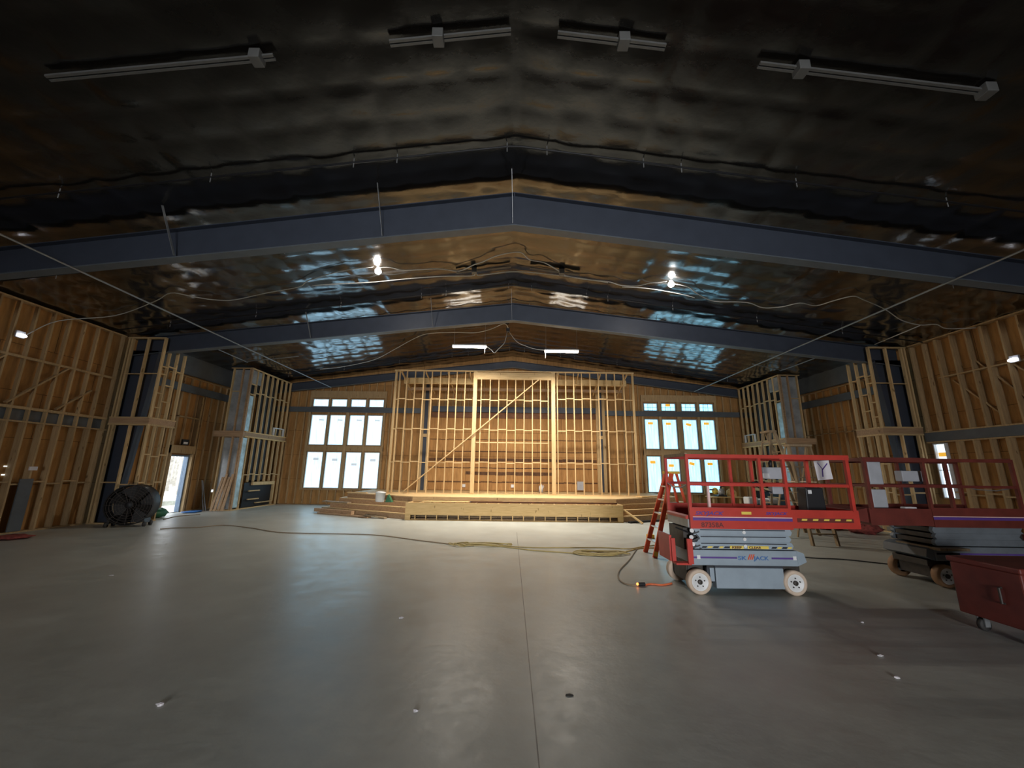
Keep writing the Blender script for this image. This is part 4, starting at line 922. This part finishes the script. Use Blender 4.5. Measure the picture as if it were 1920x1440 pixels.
# red wheeled box in the near right corner
T = thing('job_box', 'dark red wheeled job box with shade in its paint at the right frame edge', 'box', (5.95, 4.85, 0))
B(5.43, 6.75, 4.52, 5.22, .17, .74).obj('body', 'dark_shaded_red', T, bevel=.015); B(5.41, 6.77, 4.50, 5.24, .74, .80).obj('lid', 'dark_shaded_red', T, bevel=.015)
MB().tube([(5.425, 4.72, .40), (5.395, 4.72, .40), (5.395, 4.72, .56), (5.425, 4.72, .56)], .012, 8).obj('handle', 'grease', T)
for x, y in ((5.56, 5.1), (5.56, 4.64), (6.6, 5.1), (6.6, 4.64)):
    c_ = MB().lathe([(-.025, 0), (-.025, .062), (-.018, .068), (.018, .068), (.025, .062), (.025, 0)], (x, y, .068), (0, 1, 0), 20).obj('caster', 'rubber', T, True)
    m = MB(); m.box(x - .03, x + .03, y - .045, y - .03, .05, .17); m.box(x - .03, x + .03, y + .03, y + .045, .05, .17); m.box(x - .05, x + .05, y - .05, y + .05, .155, .17); m.obj('caster_fork', 'galv', c_)

# ---------------------------------------------------------------- ladders
def step_ladder(label, foot_front, foot_back, top, half, mats, steps, width_top=.55, toes=True, name='step_ladder'):
    # front pair at foot_front +- half; half is a horizontal vector across the ladder
    rail, tread, capm, toe = mats
    fF, fB, tp, hv = Vector(foot_front), Vector(foot_back), Vector(top), Vector(half)
    T = thing(name, label, 'ladder', ((fF + fB) / 2), None)
    dF = (tp - fF); dB = (tp + (fB - fF).normalized() * .12 - fB)
    for s in (-1, 1):
        MB().bar(fF + hv * s, tp + hv * s * width_top, .045, .092, hv.cross(dF)).obj('front_rail', rail, T)
        MB().bar(fB + hv * s, tp + (fB - fF).normalized() * .12 + hv * s * width_top, .028, .055, hv.cross(dF)).obj('rear_rail', rail, T)
        if toes:
            for f in (fF, fB):
                d = (tp - f).normalized(); MB().bar(f + hv * s, f + hv * s + d * .13, .04, .085, hv.cross(dF)).obj('ladder_foot', toe, T)
    for k in range(1, steps + 1):
        t = k / (steps + 1); c = fF + dF * t; h = hv * (1 + (width_top - 1) * t)
        MB().bar(c - h, c + h, .085, .028, (0, 0, 1)).obj('ladder_step', tread, T)
    for k in range(1, steps + 1, 2):
        t = k / (steps + 1); c = fB + dB * t; h = hv * (1 + (width_top - 1) * t)
        MB().bar(c - h, c + h, .03, .03, (0, 0, 1)).obj('rear_brace', tread, T)
    f = (fB - fF).normalized(); c = tp + f * .06 + Vector((0, 0, .02))
    MB().bar(c - hv * (width_top + .12), c + hv * (width_top + .12), .25, .06, (0, 0, 1)).obj('top_cap', capm, T, bevel=.008)
    m = MB()
    for s in (-1, 1): m.bar(fF + dF * .62 + hv * s * .7, fB + dB * .62 + hv * s * .7, .01, .02)
    m.obj('spreader', 'alu', T)
    return T
step_ladder('orange-red fibreglass step ladder with yellow feet beside the near lift', (3.05, 9.18, 0), (4.15, 9.42, 0), (3.63, 9.30, 1.74), (0.0, -.30, 0), ('fiberglass', 'alu', 'foot_yellow', 'foot_yellow'), 5)
step_ladder('wide wooden step ladder with two splayed feet behind the near lift extension', (7.97, 10.58, 0), (7.95, 12.0, 0), (7.95, 11.0, 2.52), (.32, 0, 0), ('ladder_wood', 'ladder_wood', 'ladder_wood', 'ladder_wood'), 8, .9, False, 'wooden_ladder')
step_ladder('taller wooden step ladder seen edge-on behind the wide wooden ladder', (9.15, 12.6, 0), (7.75, 12.6, 0), (8.25, 12.6, 3.05), (0, .28, 0), ('ladder_wood', 'ladder_wood', 'ladder_wood', 'ladder_wood'), 9, .7, False, 'wooden_ladder')

# ---------------------------------------------------------------- drum fan
T = thing('drum_fan', 'big dark drum fan on the floor by the left mid-hall chase', 'fan', (-11.2, 12.30, 0))
ax = Vector((.36, -.93, 0)).normalized(); c = Vector((-11.28, 12.20, .62))
MB().lathe([(0, .56), (0, .585), (-.03, .575), (-.42, .575), (-.45, .585), (-.45, .56), (-.42, .555), (-.03, .555), (0, .56)], c, ax, 44).obj('drum_shell', 'fan', T, True)
g = MB()
for r in (.10, .17, .24, .31, .38, .45, .52): g.ring(c + ax * .012, ax, r, .005, 36, 5)
side = ax.cross(Vector((0, 0, 1))).normalized()
for k in range(16):
    a = 2 * PI * k / 16; d = side * math.cos(a) + Vector((0, 0, 1)) * math.sin(a); g.tube([c + ax * .012 + d * .09, c + ax * .012 + d * .56], .005, 5)
g.obj('front_guard', 'grill', T)
MB().lathe([(.03, 0), (.03, .09), (.0, .11), (-.2, .11), (-.2, 0)], c, ax, 20).obj('hub', 'black', T, True)
for k in range(4):
    a = 2 * PI * k / 4 + .4; d = side * math.cos(a) + Vector((0, 0, 1)) * math.sin(a); e = ax.cross(d)
    MB().add([c - ax * .16 + d * .1 + e * .05, c - ax * .24 + d * .1 - e * .06, c - ax * .30 + d * .52 - e * .16, c - ax * .14 + d * .52 + e * .16,
              c - ax * .17 + d * .1 + e * .05, c - ax * .25 + d * .1 - e * .06, c - ax * .31 + d * .52 - e * .16, c - ax * .15 + d * .52 + e * .16],
             [(0, 1, 2, 3), (7, 6, 5, 4), (0, 4, 5, 1), (1, 5, 6, 2), (2, 6, 7, 3), (3, 7, 4, 0)]).obj('fan_blade', 'fan', T)
MB().lathe([(-.44, .0), (-.44, .55)], c, ax, 36).obj('rear_guard', 'fan', T)
for s in (-1, 1):
    p = c + side * s * .42 - ax * .22
    MB().bar((p.x, p.y, .10), (p.x - side.x * s * .05, p.y, .28), .05, .40, ax).obj('stand_bracket', 'fan', T)
    for k_ in (.0, .40):
        q = c + side * s * .44 - ax * (.02 + k_); MB().lathe([(-.03, 0), (-.03, .07), (.03, .07), (.03, 0)], (q.x, q.y, .07), side, 16).obj('wheel', 'rubber', T, True)
MB().tube([c + side * .1 + Vector((0, 0, .57)), c + side * .1 + Vector((0, 0, .63)), c - side * .1 + Vector((0, 0, .63)), c - side * .1 + Vector((0, 0, .57))], .012, 6).obj('handle', 'fan', T)

# ---------------------------------------------------------------- floor cords and clutter
def flat(pts, k=5): return smooth_pts([(p[0], p[1], .014) for p in pts], k)
CORD1 = [(-9.93, 11.85), (-9.75, 12.08), (-9.18, 12.24), (-8.76, 12.75), (-7.63, 12.28), (-6.43, 11.55), (-5.49, 11.44), (-3.7, 11.31), (-2.22, 10.51), (-1.25, 10.0)]
tag(MB().tube(flat(CORD1), .012, 6).obj('extension_cord', 'tan_cord', None, True), 'tan cord wandering across the floor from the drum fan', 'cord', 'cords on the floor')
m = MB()
m.tube(flat([(-1.25, 10.0), (-.71, 10.03), (-.07, 9.81), (.53, 9.47), (1.22, 9.27), (1.77, 9.08), (2.22, 9.06), (2.75, 9.6), (3.13, 9.9), (3.86, 10.01)]), .013, 6)
m.tube(flat([(-.2, 9.95), (.55, 9.80), (1.3, 9.84), (2.18, 9.9), (2.79, 9.81), (3.19, 10.1), (3.93, 10.51)]), .012, 6)
rc = random.Random(11)
for (cx, cy, sx, sy, n_) in ((-1.15, 10.0, .28, .22, 3), (-.45, 10.0, .75, .12, 3), (1.95, 9.2, .62, .22, 6)):
    pts = []
    for k in range(n_ * 8):
        a = 2 * PI * k / 8; pts.append((cx + math.cos(a) * sx * rc.uniform(.5, 1.1), cy + math.sin(a) * sy * rc.uniform(.4, 1.1), .014 + .05 * rc.random()))
    m.tube(smooth_pts(pts, 3), .012, 5)
tag(m.obj('extension_cord', 'yellow_cord', None, True), 'tangled yellow extension cord in loose loops across the mid floor', 'cord', 'cords on the floor')
tag(MB().tube(flat([(3.0, 9.9), (2.43, 8.6), (1.99, 7.7), (1.83, 7.15), (1.85, 6.83), (2.02, 6.75)]), .011, 6).obj('extension_cord', 'tan_cord', None, True), 'thin tan cord curling from the ladder to the orange plug', 'cord', 'cords on the floor')
T = thing('charging_lead', 'short orange cord with a glowing plug at the near lift', 'cord', (2.25, 6.8, 0), 'cords on the floor')
MB().tube(flat([(2.12, 6.76), (2.25, 6.84), (2.42, 6.80), (2.62, 6.9)]), .014, 6).obj('cord', 'orange_cord', T, True)
MB().tube([(2.03, 6.75, .03), (2.14, 6.765, .03)], .028, 10).obj('plug', 'black', T); MB().blob((2.02, 6.748, .035), .02, .02, .02).obj('lit_end', 'indicator', T, True)
tag(MB().tube(flat([(6.21, 9.36), (6.45, 9.05), (7.04, 8.93), (7.47, 8.65), (7.83, 8.35)]), .012, 6).obj('extension_cord', 'rubber', None, True), 'dark cord on the floor between the two lifts', 'cord', 'cords on the floor')
tag(MB().tube(flat([(-11.6, 13.9), (-11.9, 14.8), (-11.6, 15.5)]), .014, 6).obj('extension_cord', 'tan_cord', None, True), 'short tan cord on the floor by the open door', 'cord', 'cords on the floor')
tag(MB().blob((-12.35, 14.45, .16), .30, .38, .17, 14, 8, .12, 4).obj('green_bag', 'green', None, True), 'green bag slumped on the floor beside the open door', 'bag')
tag(MB().blob((-12.5, 16.25, .03), .28, .42, .035, 16, 6, .2, 9).obj('tarp', 'blue', None, True), 'flat blue tarp on the floor at the foot of the left wall', 'tarp')
tag(MB().blob((-12.0, 10.1, .05), .35, .30, .05, 14, 6, .25, 2).obj('red_cloth', 'cloth_red', None, True), 'small red cloth heap on the floor at the near left wall', 'cloth')
for k, (x, y, a, b, cc, mt, lab) in enumerate(((10.6, 13.7, .45, .3, .12, 'cloth_red', 'reddish rag heap on the floor behind the lifts'), (11.0, 12.9, .45, .32, .14, 'cloth_red', 'larger red-brown rag heap nearest the right wall'), (9.85, 13.9, .28, .22, .10, 'film', 'pale plastic wrapping heap left of the red rags'))):
    tag(MB().blob((x, y, cc * .9), a, b, cc, 18, 8, .3, 20 + k).obj('rag_heap', mt, None, True), lab, 'rags', 'heaps behind the lifts')
# bucket on the left stage steps
T = thing('paint_pail', 'white pail and lid sitting on the left stage steps', 'pail', (-4.75, 15.22, .57))
MB().lathe([(0, 0), (0, .15), (.03, .16), (.32, .18), (.32, .187), (.345, .187), (.37, .1), (.38, 0)], (-4.85, 15.25, .57), (.05, 0, 1), 24).obj('pail_body', 'white', T, True)
tag(MB().prism([(-4.62, 15.10), (-4.36, 15.10), (-4.36, 15.33), (-4.62, 15.33)], 'z', .571, .585).prism([(-4.61, .585), (-4.37, .585), (-4.52, .84)], 'y', 15.11, 15.32).obj('green_carton', 'green'), 'peaked dark green carton leaning beside the white pail', 'carton')
# fittings on the plywood behind the stage wall
def plate(x, z, w_, h_, mt, name, lab, cat, d=.05, group=None):
    T_ = B(x - w_ / 2, x + w_ / 2, YB - .04 - d, YB - .04, z - h_ / 2, z + h_ / 2).obj(name, mt, None, bevel=.006); return tag(T_, lab, cat, group)
plate(-2.35, 1.0, .15, .15, 'white', 'outlet_box', 'white outlet box on the plywood left of the stage centre post', 'outlet box', group='white boxes on the stage back wall')
plate(.09, 1.01, .15, .15, 'white', 'outlet_box', 'white outlet box on the plywood in the stage centre bay', 'outlet box', group='white boxes on the stage back wall')
plate(3.51, 1.06, .36, .42, 'box_grey', 'panel_box', 'pale grey electrical panel on the plywood right of the stage centre', 'panel', .1)
T = thing('water_jug', 'white jug standing on the deck behind the stage wall', 'jug', (1.46, 19.6, DECK))
MB().lathe([(0, 0), (0, .10), (.25, .105), (.33, .06), (.37, .035), (.40, .035), (.40, 0)], (1.46, 19.6, DECK), (0, 0, 1), 20).obj('jug_body', 'white', T, True)
MB().tube([(1.55, 19.6, DECK + .34), (1.60, 19.6, DECK + .28), (1.56, 19.6, DECK + .2)], .014, 6).obj('jug_handle', 'white', T, True)
# exit sign box over the door
T = thing('sign_box', 'small dark light box with a pale face above the open doorway', 'sign', (-12.86, 15.75, 2.58))
B(-12.93, -12.86, 15.62, 15.92, 2.58, 2.80).obj('housing', 'black', T); B(-12.86, -12.852, 15.66, 15.86, 2.62, 2.70).obj('face', 'white', T)
# leaning lumber at the left far chase
for k in range(4):
    x = -12.05 + .13 * k
    tag(MB().bar((x, 16.62 + .03 * k, .02), (x + .06, 16.95, 1.35 + .12 * (k % 2)), .09, .035, (0, 1, 0)).obj('leaning_board', 'old_lumber'),
        ['outermost of four boards leaning on the left far chase', 'second of four boards leaning on the left far chase, from the wall', 'third of four boards leaning on the left far chase, from the wall', 'last of four boards leaning on the left far chase, nearest the hall'][k], 'board', 'boards leaning on the left far chase')
for k in range(2):
    tag(MB().tube([(-12.55 + .1 * k, 16.9, .01), (-12.9, 17.0 + .05 * k, 1.2)], .016, 8).obj('leaning_pipe', 'galv'), 'thin grey pipe leaning on the left wall past the doorway', 'pipe', 'pipes leaning past the doorway')
# grey panel in the near left wall
tag(B(-12.93, -12.90, 10.72, 11.02, .05, 1.38).obj('panel_box', 'steel_grey'), 'tall dark grey electrical panel between studs low on the near left wall', 'panel')
tag(B(-12.935, -12.90, 10.86, 11.04, 1.60, 1.70).obj('outlet_box', 'paper'), 'pale box above the tall grey panel on the near left wall', 'outlet box')
# work corner by the right far chase
T = thing('saw_stand', 'work table with a mitre saw below the right window group', 'saw', (9.6, 18.6, 0))
B(9.0, 10.4, 18.3, 18.9, .70, .74).obj('table_top', 'yellow_lumber', T)
for x in (9.1, 10.3):
    for y in (18.36, 18.84): B(x - .03, x + .03, y - .03, y + .03, 0, .70).obj('leg', 'lumber', T)
MB().lathe([(-.02, 0), (-.02, .16), (.02, .16), (.02, 0)], (9.55, 18.5, .93), (0, 1, .1), 24).obj('saw_blade', 'alu', T, True)
B(9.35, 9.75, 18.4, 18.8, .74, .80).obj('saw_base', 'black', T); MB().blob((9.32, 18.6, .98), .14, .12, .15, 14, 8).obj('motor_housing', 'yellow_decal', T, True)
MB().tube([(9.55, 18.6, 1.0), (9.6, 18.6, 1.18), (9.72, 18.5, 1.2)], .03, 8).obj('saw_handle', 'black', T, True)
T = thing('plywood_disc', 'round-topped plywood offcut standing beside the saw', 'offcut', (10.05, 18.6, .74))
MB().prism([(9.85, .745), (10.3, .745), (10.3, .95), (10.2, 1.05), (10.0, 1.08), (9.88, 1.0)], 'y', 18.62, 18.66).obj('board', 'yellow_lumber', T)
T = thing('tool_cart', 'low cart with pale wrapped packs seen over the near lift deck', 'cart', (9.0, 14.9, 0))
B(8.5, 9.7, 14.6, 15.2, .62, .68).obj('tray', 'black', T)
for x in (8.56, 9.64):
    for y in (14.66, 15.14): B(x - .025, x + .025, y - .025, y + .025, 0, .62).obj('leg', 'black', T)
for k, (x, w_, h_) in enumerate(((8.72, .36, .26), (9.12, .28, .2), (9.45, .36, .22))):
    tag(B(x - w_ / 2, x + w_ / 2, 14.7, 15.05, .68, .68 + h_).obj('wrapped_pack', 'white', None, bevel=.04), ['tall white wrapped pack on the left of the low cart', 'small white wrapped pack in the middle of the low cart', 'white wrapped pack at the right of the low cart'][k], 'pack', 'wrapped packs on the low cart')
T = thing('sawhorse', 'dark sawhorse standing before the right far chase', 'sawhorse', (10.4, 15.6, 0))
MB().bar((9.8, 15.6, .78), (11.0, 15.6, .78), .09, .04).obj('beam', 'lumber_h', T)
for x in (9.95, 10.85):
    for s in (-1, 1): MB().bar((x, 15.6 + .03 * s, .76), (x, 15.6 + .3 * s, 0), .07, .03, (1, 0, 0)).obj('leg', 'old_lumber', T)
# scraps on the floor
for k, (x, y, r_, lab) in enumerate(((-1.3, 5.26, .028, 'white scrap on the open floor left of the joint, farther of two in a row'), (-.68, 3.38, .022, 'small white scrap close to the floor joint in front'), (3.69, 4.4, .03, 'white scrap on the floor in front of the job box'), (3.45, 3.97, .022, 'tiny pale scrap in front of the larger one near the job box'), (-6.49, 6.97, .035, 'white scrap on the floor well out on the left'), (-2.61, 3.42, .03, 'pale scrap in front on the left floor'), (4.3, 5.3, .018, 'tiny white scrap under the near lift'))):
    tag(MB().blob((x, y, .006), r_ * 1.1, r_ * .75, .008, 8, 4, .3, k).obj('paper_scrap', 'paper'), lab, 'scrap', 'scraps on the concrete')
o = tag(MB().blob((.49, 3.62, .004), .035, .02, .005, 10, 4, .2, 3).obj('dark_chip', 'rubber'), 'small dark chip on the floor right of the joint', 'scrap')
tag(B(3.75, 3.93, 11.35, 11.5, 0, .1).obj('small_carton', 'foot_yellow', None, bevel=.005), 'small tan carton on the floor beyond the orange ladder', 'carton')
